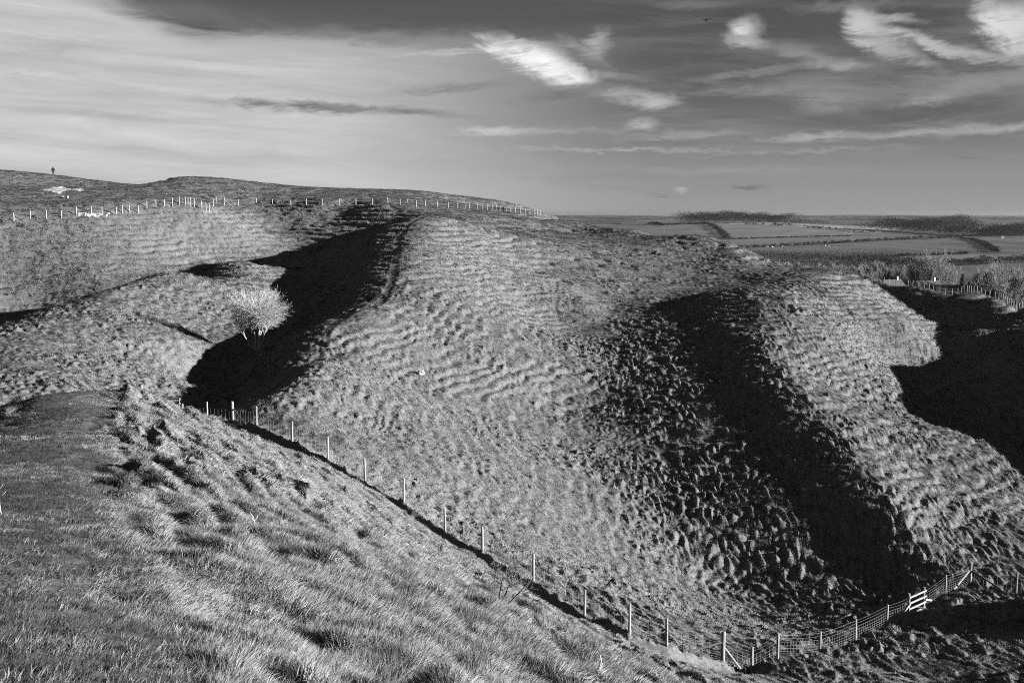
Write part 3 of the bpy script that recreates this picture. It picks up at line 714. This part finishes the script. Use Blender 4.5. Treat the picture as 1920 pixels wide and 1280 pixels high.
# dry stalks
def stalk(px, base, top, seed, label, branches=3, r=.008, lean_=(.0, 0)):
    b = hit(px, base, 4, 70); ht = (base - top) / F_PX * b.y; R_ = random.Random(seed)
    m = MB(); pts = [Vector((0, 0, -.05))]
    for i in range(1, 6): pts.append(Vector((lean_[0] * ht * i / 5 + R_.gauss(0, .03) * ht, R_.gauss(0, .02) * ht, ht * i / 5)))
    m.tube(pts, [r, r, r * .9, r * .8, r * .7, r * .5], 6)
    for k in range(branches):
        q = pts[R_.randint(2, 5)]; d = Vector((R_.uniform(-1, .6), R_.gauss(0, .3), R_.uniform(.2, .7))).normalized()
        m.tube([q, q + d * ht * .16, q + d * ht * .28 + Vector((0, 0, .02 * ht))], [r * .6, r * .5, r * .35], 5)
    o = m.build('dry_stalk', M_TWIG, None, True, b); return tag(o, label, 'stalk', 'dry stalks on the near bank')
stalk(483, 992, 950, 2, 'forked pale dead stalk standing on the lit near bank', 4, .009, (-.15, 0))
stalk(1124, 1275, 1222, 4, 'thin dry stem at the bottom edge below the corner fence post', 2, .010)
stalk(1058, 1122, 1062, 6, 'slender dry stem among tussocks beyond the lower fence', 4, .012, (.1, 0))
stalk(545, 1232, 1202, 8, 'short leaning dry stalk near the bottom of the lit bank', 1, .006, (.3, 0))
stalk(4, 965, 905, 10, 'dry stalk at the left edge of the near bank top', 3, .006, (-.1, 0))
# ------------------------------------------------------------------ stones and chalk
def stone(px, py, wpx, hpx, label, seed, d0=20):
    p = hit(px, py, d0, 330); R_ = np.random.default_rng(seed); s_ = p.y / F_PX
    bm = bmesh.new(); bmesh.ops.create_icosphere(bm, subdivisions=3, radius=1)
    for v in bm.verts:
        c = v.co; k = 1 + .22 * math.sin(c.x * 3 + seed) * math.cos(c.y * 2.5 + seed * 2) + .12 * math.sin(c.z * 5 + c.x * 4 + seed)
        v.co = Vector((c.x * k * wpx * s_ / 2, c.y * k * wpx * s_ * .4, c.z * k * hpx * s_ * .6))
    me = bpy.data.meshes.new('chalk_stone'); bm.to_mesh(me); bm.free(); me.materials.append(M_CHALK)
    o = bpy.data.objects.new('chalk_stone', me); COL.objects.link(o); o.location = p + Vector((0, 0, hpx * s_ * .25)); o.rotation_euler = (0, 0, seed)
    return tag(o, label, 'stone', 'chalk stones')
stone(790, 702, 13, 9, 'small white chalk stone on the open main slope', 1, 60)
stone(470, 817, 24, 12, 'pale flat boulder beside the braced fence post on the near bank', 2)
stone(1640, 706, 14, 7, 'pale chalk lump on the right hand bank near the dark ditch', 3, 60)
stone(127, 372, 5, 6, 'white chalk lump on the rampart below the big chalk scar', 4, 180)
stone(118, 371, 6, 4, 'smaller chalk lump left of another below the big scar', 5, 180)
stone(203, 397, 5, 5, 'chalk stone beside the fence at the end of the low chalk scrape', 6, 160)
def scar(name, label, pix, lift=.10):
    """irregular bare patch, draped on the ground"""
    P = [hit(*q, 150, 330) for q in pix]; c = sum(P, Vector()) / len(P)
    xs = [p.x for p in P]; ys = [p.y for p in P]; n = 70
    gx_ = np.linspace(min(xs), max(xs), n); gy_ = np.linspace(min(ys), max(ys), n); XX, YY = np.meshgrid(gx_, gy_)
    pl = [(p.x, p.y) for p in P]; pl.append(pl[0]); d, _ = poly_dist(XX, YY, pl)
    ins = np.zeros(XX.shape, bool)
    for (ax, ay), (bx, by) in zip(pl[:-1], pl[1:]):
        ins ^= ((ay > YY) != (by > YY)) & (XX < (bx - ax) * (YY - ay) / (by - ay + 1e-9) + ax)
    sd = np.where(ins, d, -d) + .8 * perlin(XX / 1.3, YY / 1.3) + .6 * perlin(XX / .5, YY / .5)
    Z_ = land(XX, YY)[0] + np.clip(sd * .35, -.5, lift) + .10 * np.abs(perlin(XX / .8, YY / .8)) + .08 * perlin(XX / .35, YY / .35)
    v = np.stack([XX - c.x, YY - c.y, Z_ - c.z], -1).reshape(-1, 3); ok = sd.ravel() > -.5
    i0 = (np.arange(n - 1)[:, None] * n + np.arange(n - 1)[None]).ravel()
    f = np.stack([i0, i0 + 1, i0 + n + 1, i0 + n], -1); f = f[ok[f].all(1)]
    o = mesh_np(name, v, f, M_CHALK); o.location = c; return tag(o, label, 'chalk patch')
scar('chalk_scar', 'broad bare white chalk scar on the inner rampart', [(76,357),(95,352),(118,350),(122,354),(156,356),(154,360),(124,357),(110,364),(92,361)])
scar('chalk_scar', 'low white chalk scrape right behind the rampart fence posts', [(147,400),(165,397),(180,400),(204,400),(202,404),(165,405),(150,404)])
# ------------------------------------------------------------------ walker, marker, bird
M_COAT = material('dark_coat', .005, .009, 20, .9); M_TROUSER = material('dark_trousers', .014, .02, 20, .9); M_SKIN = material('skin', .10, .12, 10, .7)
def walker(loc):
    root = empty('person', loc, math.radians(8)); tag(root, 'distant walker in dark clothes with a backpack on the skyline', 'person')
    J = [(0,0,.95),(0,0,1.12),(0,.01,1.36),(0,.0,1.50),(0,-.01,1.60),(0,-.02,1.72), # 0-5 pelvis..head
         (.10,0,.90),(.11,-.12,.50),(.11,-.02,.07),(.11,-.16,.03),     # 6-9 right leg forward
         (-.10,0,.90),(-.11,.06,.49),(-.11,.26,.10),(-.11,.16,.03),    # 10-13
         (.20,.0,1.42),(.31,.08,1.14),(.28,-.02,.90),(.27,-.06,.82),   # 14-17
         (-.20,.0,1.42),(-.31,-.02,1.14),(-.28,-.14,.93),(-.27,-.20,.86)]
    Ed = [(0,1),(1,2),(2,3),(3,4),(4,5),(0,6),(6,7),(7,8),(8,9),(0,10),(10,11),(11,12),(12,13),(2,14),(14,15),(15,16),(16,17),(2,18),(18,19),(19,20),(20,21)]
    Rr = [.17,.18,.20,.075,.10,.105,.10,.075,.05,.04,.10,.075,.05,.04,.08,.06,.045,.04,.08,.06,.045,.04]
    me = bpy.data.meshes.new('body'); me.from_pydata(J, Ed, []); o = bpy.data.objects.new('body', me); COL.objects.link(o); o.parent = root
    sk = o.modifiers.new('skin', 'SKIN')
    for i, v in enumerate(me.skin_vertices[0].data): v.radius = (Rr[i], Rr[i]); v.use_root = i == 0
    s = o.modifiers.new('sub', 'SUBSURF'); s.levels = 1; s.render_levels = 2
    me.materials.append(M_COAT)
    m = MB(); m.box((0, .24, 1.24), (.32, .22, .50)); m.box((0, .37, 1.14), (.22, .08, .24)); m.build('backpack', M_TROUSER, root, bevel=.05)
    m = MB(); m.tube([(0, -.02, 1.70), (0, -.02, 1.80), (0, -.02, 1.84)], [.125, .11, .05], 10); m.build('hat', M_COAT, root, smooth=True)
    return root
wp = skyline(110, 250, 330); walker(wp).scale = (1.3, 1.3, 1.16)
mk = hit(152, 349, 200, 330) or on_land(152, 349, 262)
mr = empty('marker_post', mk); tag(mr, 'dark marker post with a pale slanted top on the rampart below the walker', 'marker post')
m = MB(); m.box((0, 0, .45), (.16, .16, 1.1)); m.build('post', M_COAT, mr, bevel=.01)
m = MB(); m.box((0, 0, 1.06), (.75, .5, .05), Matrix.Rotation(.45, 3, 'X')); m.build('panel', M_RAIL, mr, bevel=.01)
bd = MB(); bp_ = at(1325, 39, 110)
bd.tube([(-.22, 0, -.06), (-.1, 0, -.02), (.06, 0, .03), (.2, 0, .08), (.27, 0, .10)], [.015, .05, .07, .05, .012], 8)
for s_ in (-1, 1):
    for a, b, w0, w1 in (((0, s_ * .05, .05), (.04, s_ * .30, .20), .13, .12), ((.04, s_ * .30, .20), (-.06, s_ * .58, .16), .12, .03)):
        n = len(bd.v); a = Vector(a); b = Vector(b)
        for q, w_, zz in ((a, w0, .012), (b, w1, .008)):
            for dx_, dz_ in ((w_, 0), (0, zz), (-w_, 0), (0, -zz)): bd.v.append(q + Vector((dx_, 0, dz_)))
        for k in range(4): bd.f.append((n + k, n + (k + 1) % 4, n + 4 + (k + 1) % 4, n + 4 + k))
bo = bd.build('flying_bird', M_COAT, None, True, Vector(bp_)); bo.rotation_euler = (0, math.radians(-25), math.radians(70)); tag(bo, 'tiny dark bird flying high in the clear sky', 'bird')
# ------------------------------------------------------------------ the farmland beyond
def far_hit(px, py):
    d = ray(px, py); d = d / d[1]; t = np.exp(np.linspace(math.log(330), math.log(20000), 6000))
    h = zplain(d[0] * t, t) - d[2] * t; k = np.argmax(h > 0)
    if h.max() <= 0: k = np.argmax(zplain(d[0] * t, t) / t)
    return Vector((d[0] * t[k], t[k], float(zplain(d[0] * t[k], t[k]))))
def far_at(px, py, D):
    p = at(px, py, D); return Vector((p[0], p[1], float(zplain(p[0], p[1]))))
FIELDS = [  # outline, tone of the crop or stubble
 ([(1030,418),(1240,423),(1300,419),(1330,420),(1350,435),(1364,449),(1300,449),(1100,440)], 0.069),
 ([(1335,420),(1420,422),(1530,429),(1600,436),(1600,444),(1364,449),(1350,435)], 0.075),
 ([(1310,416),(1430,416),(1530,420),(1700,428),(1640,437),(1530,428),(1420,421),(1330,419)], 0.110),
 ([(1366,449),(1594,443),(1720,446),(1600,453),(1480,459),(1378,466)], 0.065),
 ([(1380,467),(1480,461),(1600,454),(1800,448),(1866,471),(1780,477),(1400,482)], 0.057),
 ([(1812,448),(1950,443),(1950,472),(1868,472),(1842,455)], 0.057),
 ([(1640,482),(1950,474),(1950,483),(1790,489),(1690,492)], 0.072),
 ([(1650,512),(1720,501),(1950,489),(1950,560),(1650,560)], 0.045),
 ([(1600,418),(1950,416),(1950,424),(1700,424)], 0.057), ([(1810,424),(1950,421),(1950,432),(1830,430)], 0.096),
]
rad = [370.0]
while rad[-1] < 24000: rad.append(rad[-1] * 1.0045)
A, R = fan(-.52, .56, .0016, .03, np.array(rad)); X = R * np.sin(A); Y = R * np.cos(A); Zp = zplain(X, Y) - .6 * (R < 384)
dep = Y * CP - Zp * SP; SX = np.where(dep > 1, 960 + F_PX * X / np.maximum(dep, 1), -9e3); SY = np.where(dep > 1, 640 - F_PX * (Y * SP + Zp * CP) / np.maximum(dep, 1), -9e3)
tone = .048 + .010 * perlin(X / 500, Y / 500) + .012 * perlin(X / 1300, Y / 1300 + 4)
for pol, tv in FIELDS:
    ins = np.zeros(SX.shape, bool); pl = pol + pol[:1]
    for (ax, ay), (bx, by) in zip(pl[:-1], pl[1:]): ins ^= ((ay > SY) != (by > SY)) & (SX < (bx - ax) * (SY - ay) / (by - ay + 1e-9) + ax)
    tone = np.where(ins, tv, tone)
m = bpy.data.materials.new('farmland'); m.use_nodes = True; t_ = m.node_tree; b_ = t_.nodes['Principled BSDF']; b_.inputs['Roughness'].default_value = 1; b_.inputs['Specular IOR Level'].default_value = 0
an = t_.nodes.new('ShaderNodeAttribute'); an.attribute_name = 'crop'
co = t_.nodes.new('ShaderNodeTexCoord'); mp = t_.nodes.new('ShaderNodeMapping'); mp.inputs[2].default_value = (0, 0, .5); mp.inputs[3].default_value = (.012, .0025, 1)
nz = t_.nodes.new('ShaderNodeTexNoise'); nz.inputs['Scale'].default_value = 1.0; nz.inputs['Detail'].default_value = 7
t_.links.new(co.outputs['Object'], mp.inputs[0]); t_.links.new(mp.outputs[0], nz.inputs['Vector'])
mrn = t_.nodes.new('ShaderNodeMapRange'); mrn.inputs[1].default_value = .3; mrn.inputs[2].default_value = .7; mrn.inputs[3].default_value = .72; mrn.inputs[4].default_value = 1.28
t_.links.new(nz.outputs[0], mrn.inputs[0]); mu = t_.nodes.new('ShaderNodeMath'); mu.operation = 'MULTIPLY'
t_.links.new(an.outputs['Fac'], mu.inputs[0]); t_.links.new(mrn.outputs[0], mu.inputs[1]); t_.links.new(mu.outputs[0], b_.inputs['Base Color'])
nr, na = X.shape; ii = np.arange(nr - 1)[:, None] * na + np.arange(na - 1)[None]
fl = mesh_np('farmland', np.stack([X, Y, Zp], -1).reshape(-1, 3), np.stack([ii + 1, ii + na + 1, ii + na, ii], -1).reshape(-1, 4), m)
at_ = fl.data.attributes.new('crop', 'FLOAT', 'POINT'); at_.data.foreach_set('value', tone.astype(np.float32).ravel())
tag(fl, 'flat patchwork of fields running to the horizon', 'farmland', kind='structure')
M_HEDGE = material('hedge', .007, .013, .05, 1.0, spec=0); M_WOOD = material('bare_wood', .012, .024, .02, 1.0, spec=0); M_FTWIG = material('far_twigs', .07, .11, .3, .9); M_FBARK = material('far_bark', .02, .035, .5, .9); M_FIR = material('dark_fir', .016, .028, .6, 1)
def leafy(name, label, cat, line_px, w, h, step, q, mat, seed, kind=None, group=None, ragged=.35, gap=0.0, dens=1.0):
    """a hedge, belt or wood as a mass of small twig faces standing on the ground"""
    g = np.random.default_rng(seed); P = [far_hit(*p) if len(p) == 2 else far_at(*p) for p in line_px]; V_ = []; c0 = P[0]
    for a, b in zip(P[:-1], P[1:]):
        ln = (b - a).length; n = int(ln / step * dens) + 1
        for _ in range(n):
            t = g.uniform(); cx, cy = a.x + (b.x - a.x) * t, a.y + (b.y - a.y) * t
            if gap and perlin(np.array(cx / 40 + seed), np.array(cy / 40)) > .5 - gap: continue
            cx += g.normal(0, w * .35); cy += g.normal(0, w * .35)
            hh = h * (1 + ragged * 1.6 * float(perlin(np.array(cx / (h * 1.3) + seed), np.array(cy / (h * 2.5)))) ) 
            gz = float(zplain(cx, cy)); k = 24
            zz = gz + hh * np.sqrt(g.uniform(.0, 1, k)); pr = np.sqrt(np.clip(1 - ((zz - gz) / hh - .35) ** 2 * 1.6, .1, 1)) * w * .5
            an_ = g.uniform(0, 6.283, k); rr_ = np.sqrt(g.uniform(0, 1, k)) * pr
            ctr = np.stack([cx + rr_ * np.cos(an_), cy + rr_ * np.sin(an_), zz], 1)
            d1 = g.normal(0, 1, (k, 3)); d2 = g.normal(0, 1, (k, 3)); d1 /= np.linalg.norm(d1, axis=1)[:, None]; d2 /= np.linalg.norm(d2, axis=1)[:, None]
            s_ = q * g.uniform(.5, 1.2, (k, 1))
            V_.append(np.stack([ctr - d1 * s_, ctr - d2 * s_ * .6, ctr + d1 * s_, ctr + d2 * s_ * .6], 1))
    v = np.concatenate(V_).reshape(-1, 3) - np.array(c0); f = np.arange(len(v)).reshape(-1, 4)
    o = mesh_np(name, v, f, mat, smooth=False); o.location = c0
    return tag(o, label, cat, group, kind)
leafy('hedge', 'dark thick hedge curving down the knoll below the wood', 'hedge', [(1318,420),(1335,424),(1348,433),(1357,442),(1363,450)], 14, 6, 1.6, .9, M_HEDGE, 1)
leafy('hedge', 'thin straight dark hedge along the foot of the knoll field', 'hedge', [(1364,449),(1450,446.5),(1596,443)], 5, 3.0, 1.6, .9, M_HEDGE, 2, ragged=.15)
leafy('hedge', 'bushy hedge across the middle fields above the white specks', 'hedge', [(1376,466),(1480,461),(1600,455),(1700,449),(1800,446)], 7, 5.0, 1.4, .9, M_HEDGE, 3, ragged=.5)
leafy('hedge', 'faint hedge along the top of the knoll left of the wood', 'hedge', [(1040,418),(1150,420),(1240,423),(1322,420)], 9, 4, 3, 1.2, M_HEDGE, 4)
leafy('hedge', 'broken line of bushes across the upper knoll field', 'hedge', [(1355,420.5),(1430,421),(1530,428),(1600,434),(1640,437)], 8, 5, 2.5, 1.1, M_WOOD, 5, ragged=.7, gap=.15)
leafy('hedge', 'dark curved hedge dividing the right hand fields below the wood', 'hedge', [(1800,448),(1825,451),(1845,458),(1868,473)], 9, 4.5, 1.0, .8, M_HEDGE, 6)
leafy('hedge', 'low dark hedge across the mid right field, left of the curved hedge', 'hedge', [(1682,480),(1740,479),(1815,476)], 5, 3.2, .9, .7, M_HEDGE, 7, ragged=.5)
leafy('hedge', 'thick dark hedge belt above the nearest dark field', 'hedge', [(1640,499),(1720,503),(1790,499),(1860,495),(1935,492)], 10, 8, .6, .7, M_HEDGE, 8, ragged=.4)
leafy('woodland', 'wood of bare trees crowning the knoll', 'wood', [(1285,418,3080),(1330,417,3120),(1400,417,3150),(1478,418,3150)], 60, 27, .22, 1.1, M_HEDGE, 9, kind='stuff', ragged=.3)
leafy('woodland', 'low dark wood behind the knoll to the right', 'wood', [(1480,417,3400),(1545,417,3450)], 60, 15, 2, 1.4, M_WOOD, 10, kind='stuff')
leafy('woodland', 'long dark wood across the right middle distance', 'wood', [(1640,432),(1700,434),(1780,440),(1860,444),(1950,441)], 60, 24, .4, 1.4, M_HEDGE, 11, kind='stuff', ragged=.5)
leafy('woodland', 'further wood on the slope above the long dark wood', 'wood', [(1670,418),(1720,419),(1800,423)], 70, 26, 1.0, 1.5, M_WOOD, 12, kind='stuff', ragged=.5)
leafy('woodland', 'band of trees on the far left of the plain beside the rampart end', 'wood', [(1036,418),(1090,418),(1190,419)], 60, 18, 2.5, 1.6, M_WOOD, 13, kind='stuff', ragged=.4)
leafy('woodland', 'dense scrubby belt of bare trees in the valley below the main slope', 'wood', [(1395,489),(1480,490),(1560,491),(1640,494),(1690,499)], 46, 11, .35, .7, M_HEDGE, 14, kind='stuff', ragged=.55)
leafy('woodland', 'nearer dark thicket in the valley behind the right bank', 'wood', [(1430,505),(1520,508),(1600,512),(1660,515)], 40, 12, .5, .6, M_HEDGE, 15, kind='stuff', ragged=.6)
for k, (x0, x1, y0) in enumerate(((1000,1300,409),(1500,1800,408),(1700,1950,409.5),(1100,1250,412),(1560,1700,413),(1850,1950,412))):
    leafy('distant_hedge', ('thin distant tree line under the far left hills','thin distant tree line under the right horizon','distant tree line at the right edge of the horizon','second distant tree line left of the knoll','faint tree line right of the knoll wood','distant tree line above the pale field at right')[k], 'tree line', [(x0, y0), ((x0 + x1) / 2, y0 + .6), (x1, y0 + .3)], 60, 14, 6, 3, M_WOOD, 20 + k, kind='stuff', gap=.2)
FM = (M_FBARK, M_FTWIG)
def ftree(px, D, top, label, seed, stems=((0, 0, 0, 0),), spread=.55, levels=4, kids=(5, 7), group=None, tw=.045, **kw):
    p = at(px, 500, D); z = float(zplain(p[0], p[1])); ht = -z - (top - 400) / F_PX * D
    return bare_tree('bare_tree', Vector((p[0], p[1], z)), label, 'tree', ht * 1.3, stems, spread, levels, tw, seed, trunk_r=ht * .022, mats=FM, kids=kids, first=.40, group=group, **kw)
ftree(1745, 430, 480, 'tallest bare spreading tree behind the outer fence at far right', 31, ((0,0,0,0),(.6,0,.3,0,.9),(-.5,.2,-.35,.1,.9)), levels=4, kids=(7, 9))
ftree(1779, 436, 492, 'narrower bare tree close right of the tallest one', 32, ((0,0,.05,0),), .4)
for i, (px, top, lab) in enumerate(((1628,497,'slim bare poplar at the left end of the farm trees'),(1643,500,'second slim poplar, close beside the leftmost one'),(1661,498,'tall pale poplar above the left white gable'),(1678,512,'short bushy bare tree right of the left white gable'),(1703,520,'low bare bush between the two white gables'))):
    ftree(px, 425 + 4 * i, top, lab, 40 + i, ((0,0,0,0),(.3,0,.05,0,.8)), .34, kids=(6, 8), group='bare trees by the farm', up_bias=.7)
for i, (px, top, lab) in enumerate(((1850,503,'bare willow scrub at the left of the right edge clump'),(1868,498,'tall bare willow in the middle of the right edge clump'),(1890,500,'bare willow in the right edge clump above the fence corner'),(1912,508,'bare willow cut by the right edge of the view'),(1870,530,'low bushy scrub in front of the right edge willows'),(1835,528,'low scrub left of the right edge willows'))):
    ftree(px, 380 + 9 * (i % 4), top, lab, 60 + i, ((0,0,-.2,0),(.5,0,.35,0,.9),(-.5,.2,-.5,.1,.9),(.2,.4,.1,.2)), .6, kids=(6, 8), group='willows at the right edge')
gb = np.random.default_rng(77)
for i in range(26):
    px = 1405 + i * 11.5 + gb.normal(0, 4); Dv = gb.uniform(980, 1230)
    ftree(px, Dv, 481 + 12 * gb.uniform() + .02 * (px - 1400), 'bare hedgerow tree in the valley belt below the main slope', 300 + i, ((0, 0, 0, 0), (.4, 0, .25, .1, .8)), .6, levels=3, kids=(6, 8), group='valley belt trees', tw=.10)
def fir(px, D, top, label, seed):
    p = at(px, 500, D); z = float(zplain(p[0], p[1])); ht = -z - (top - 400) / F_PX * D; R_ = random.Random(seed)
    root = empty('fir_tree', Vector((p[0], p[1], z))); tag(root, label, 'tree')
    m_ = MB(); m_.tube([(0, 0, -.2), (0, 0, ht * .9)], [.25, .05], 8); m_.build('trunk', M_FBARK, root)
    c = MB()
    for k in range(900):
        t = R_.uniform(.12, 1); r_ = (1 - t) * ht * .24 * R_.uniform(.5, 1.05) + .1; a = R_.uniform(0, 6.283)
        q = Vector((math.cos(a) * r_, math.sin(a) * r_, t * ht - r_ * .25)); d = Vector((math.cos(a), math.sin(a), -.35)) * .6; s_ = Vector((-math.sin(a), math.cos(a), 0)) * .28
        n = len(c.v); c.v += [q - d + s_ * .3, q - s_, q + d, q + s_]; c.f.append((n, n + 1, n + 2, n + 3))
    c.build('crown', M_FIR, root)
fir(1806, 420, 513, 'small dark pointed conifer beside the long dark roof', 3)
M_WHITE = material('white_render', .16, .2, 4, .8); M_ROOF = material('dark_slate', .02, .035, 3, .7); M_GLASS = material('window_dark', .01, .014, 3, .2, spec=.5)
def house(px, D, ridge, w, l, hh, rz, label, wall=None):
    p = at(px, 530, D); z = float(zplain(p[0], p[1])); top = -(ridge - 400) / F_PX * D - z; eave = top - hh
    root = empty('farmhouse', Vector((p[0], p[1], z)), rz); tag(root, label, 'house')
    m_ = MB(); x, y = l / 2, w / 2
    for sx in (-x, x):
        for q in ((-y, -1), (y, -1), (y, eave), (0, top - .12), (-y, eave)): m_.v.append(Vector((sx, q[0], q[1])))
    m_.f = [(0, 1, 2, 3, 4)[::-1], (5, 6, 7, 8, 9), (0, 5, 9, 4)[::-1], (1, 2, 7, 6)[::-1]]; wl = m_.build('wall', wall or M_WHITE, root)
    m_ = MB(); L2 = x + .35; o_ = .45
    for s in (-1, 1):
        n = len(m_.v); ey = s * (y + o_); ez = eave - o_ * (hh / y)
        for dz_ in (0, .18):
            m_.v += [Vector((-L2, 0, top + dz_)), Vector((L2, 0, top + dz_)), Vector((L2, ey, ez + dz_)), Vector((-L2, ey, ez + dz_))]
        for q in ((0, 1, 2, 3), (4, 5, 6, 7), (0, 1, 5, 4), (1, 2, 6, 5), (2, 3, 7, 6), (3, 0, 4, 7)): m_.f.append(tuple(n + i for i in q))
    rf = m_.build('roof', M_ROOF, root)
    m_ = MB(); m_.box((x * .6, 0, top + .5), (.7, .7, 1.6)); m_.build('chimney', wall or M_WHITE, rf)
    for sx in (-1, 1):
        for q in (1.4, 3.6):
            m_ = MB(); m_.box((sx * x * .5, -y - .03, q), (1.1, .08, 1.2)); m_.build('window', M_GLASS, root)
            m_ = MB(); m_.box((sx * (x + .03), 0, q), (.08, 1.0, 1.1)); m_.build('window', M_GLASS, root)
house(1672, 415, 524, 5.5, 9, 2.6, math.radians(28), 'farmhouse with a white gable, left of two, just above the outer fence')
house(1739, 405, 526, 6, 10, 2.8, math.radians(20), 'farmhouse with a white gable below the tallest bare tree')
house(1793, 400, 534, 8, 15, 2.6, math.radians(-4), 'long low dark roofed barn beside the conifer', M_ROOF)
def shed(px, py, w, label, k):
    p = far_hit(px, py); root = empty('field_shed', p, k * .4); tag(root, label, 'shed', 'white specks in the far fields')
    m_ = MB(); h = w * .5
    for sx in (-w * .7, w * .7):
        for q in ((-w / 2, -.5), (w / 2, -.5), (w / 2, h), (0, h * 1.5), (-w / 2, h)): m_.v.append(Vector((sx, q[0], q[1])))
    m_.f = [(0, 1, 2, 3, 4)[::-1], (5, 6, 7, 8, 9), (0, 5, 9, 4)[::-1], (1, 2, 7, 6)[::-1]]; m_.build('wall', M_WHITE, root)
    m_ = MB(); n = 0
    for s in (-1, 1):
        n = len(m_.v)
        for dz_ in (.05, .2): m_.v += [Vector((-w * .74, 0, h * 1.5 + dz_)), Vector((w * .74, 0, h * 1.5 + dz_)), Vector((w * .74, s * w * .55, h * .95 + dz_)), Vector((-w * .74, s * w * .55, h * .95 + dz_))]
        for q in ((0, 1, 2, 3), (4, 5, 6, 7), (0, 1, 5, 4), (1, 2, 6, 5), (2, 3, 7, 6), (3, 0, 4, 7)): m_.f.append(tuple(n + i for i in q))
    m_.build('roof', M_RAIL, root)
for k, (px, py, w_, lab) in enumerate(((1439,463.5,3.2,'leftmost white speck of a shed in the middle field'),(1448,463.5,2.4,'second small white shed from the left in the middle field'),(1467,462.5,2.6,'third white shed from the left in the middle field'),(1471,462.5,2.2,'white shed close right of the third one in the middle field'),(1595,444.5,3.2,'lone white shed at the end of the thin straight hedge'),(1547,461,2.4,'small pale shed right of the row of white ones'),(1553,462,2.0,'faint pale shed next to the small pale one'),(1683,478,2.2,'white shed at the left end of the low dark hedge'),(1879,446,5.0,'bright white shed against the long dark wood at right'))):
    shed(px, py, w_, lab, k)
for k, (px, py, lab) in enumerate(((1449,446.5,'thin utility pole on the thin hedge under the knoll field'),(1543,444.5,'utility pole further right along the thin hedge'),(1245,436,'utility pole on the slope left of the knoll wood'))):
    p = far_hit(px, py); root = empty('utility_pole', p); tag(root, lab, 'pole', 'poles crossing the fields')
    m_ = MB(); m_.tube([(0, 0, -1), (0, 0, 12)], [.28, .2], 8); m_.build('pole', M_RAIL, root); m_ = MB(); m_.box((0, 0, 11.2), (2.2, .2, .25)); m_.build('crossarm', M_RAIL, root)
# ------------------------------------------------------------------ the air
if HAZE:
    m_ = MB(); m_.box((0, 0, -40), (70000, 70000, 135))
    mh = bpy.data.materials.new('haze'); mh.use_nodes = True; t_ = mh.node_tree; t_.nodes.clear()
    pv = t_.nodes.new('ShaderNodeVolumePrincipled'); pv.inputs['Color'].default_value = (.13, .13, .13, 1); pv.inputs['Density'].default_value = HAZE; pv.inputs['Anisotropy'].default_value = .3
    mo = t_.nodes.new('ShaderNodeOutputMaterial'); t_.links.new(pv.outputs[0], mo.inputs['Volume'])
    tag(m_.build('haze', mh), 'thin winter haze over the plain', 'haze', kind='stuff')
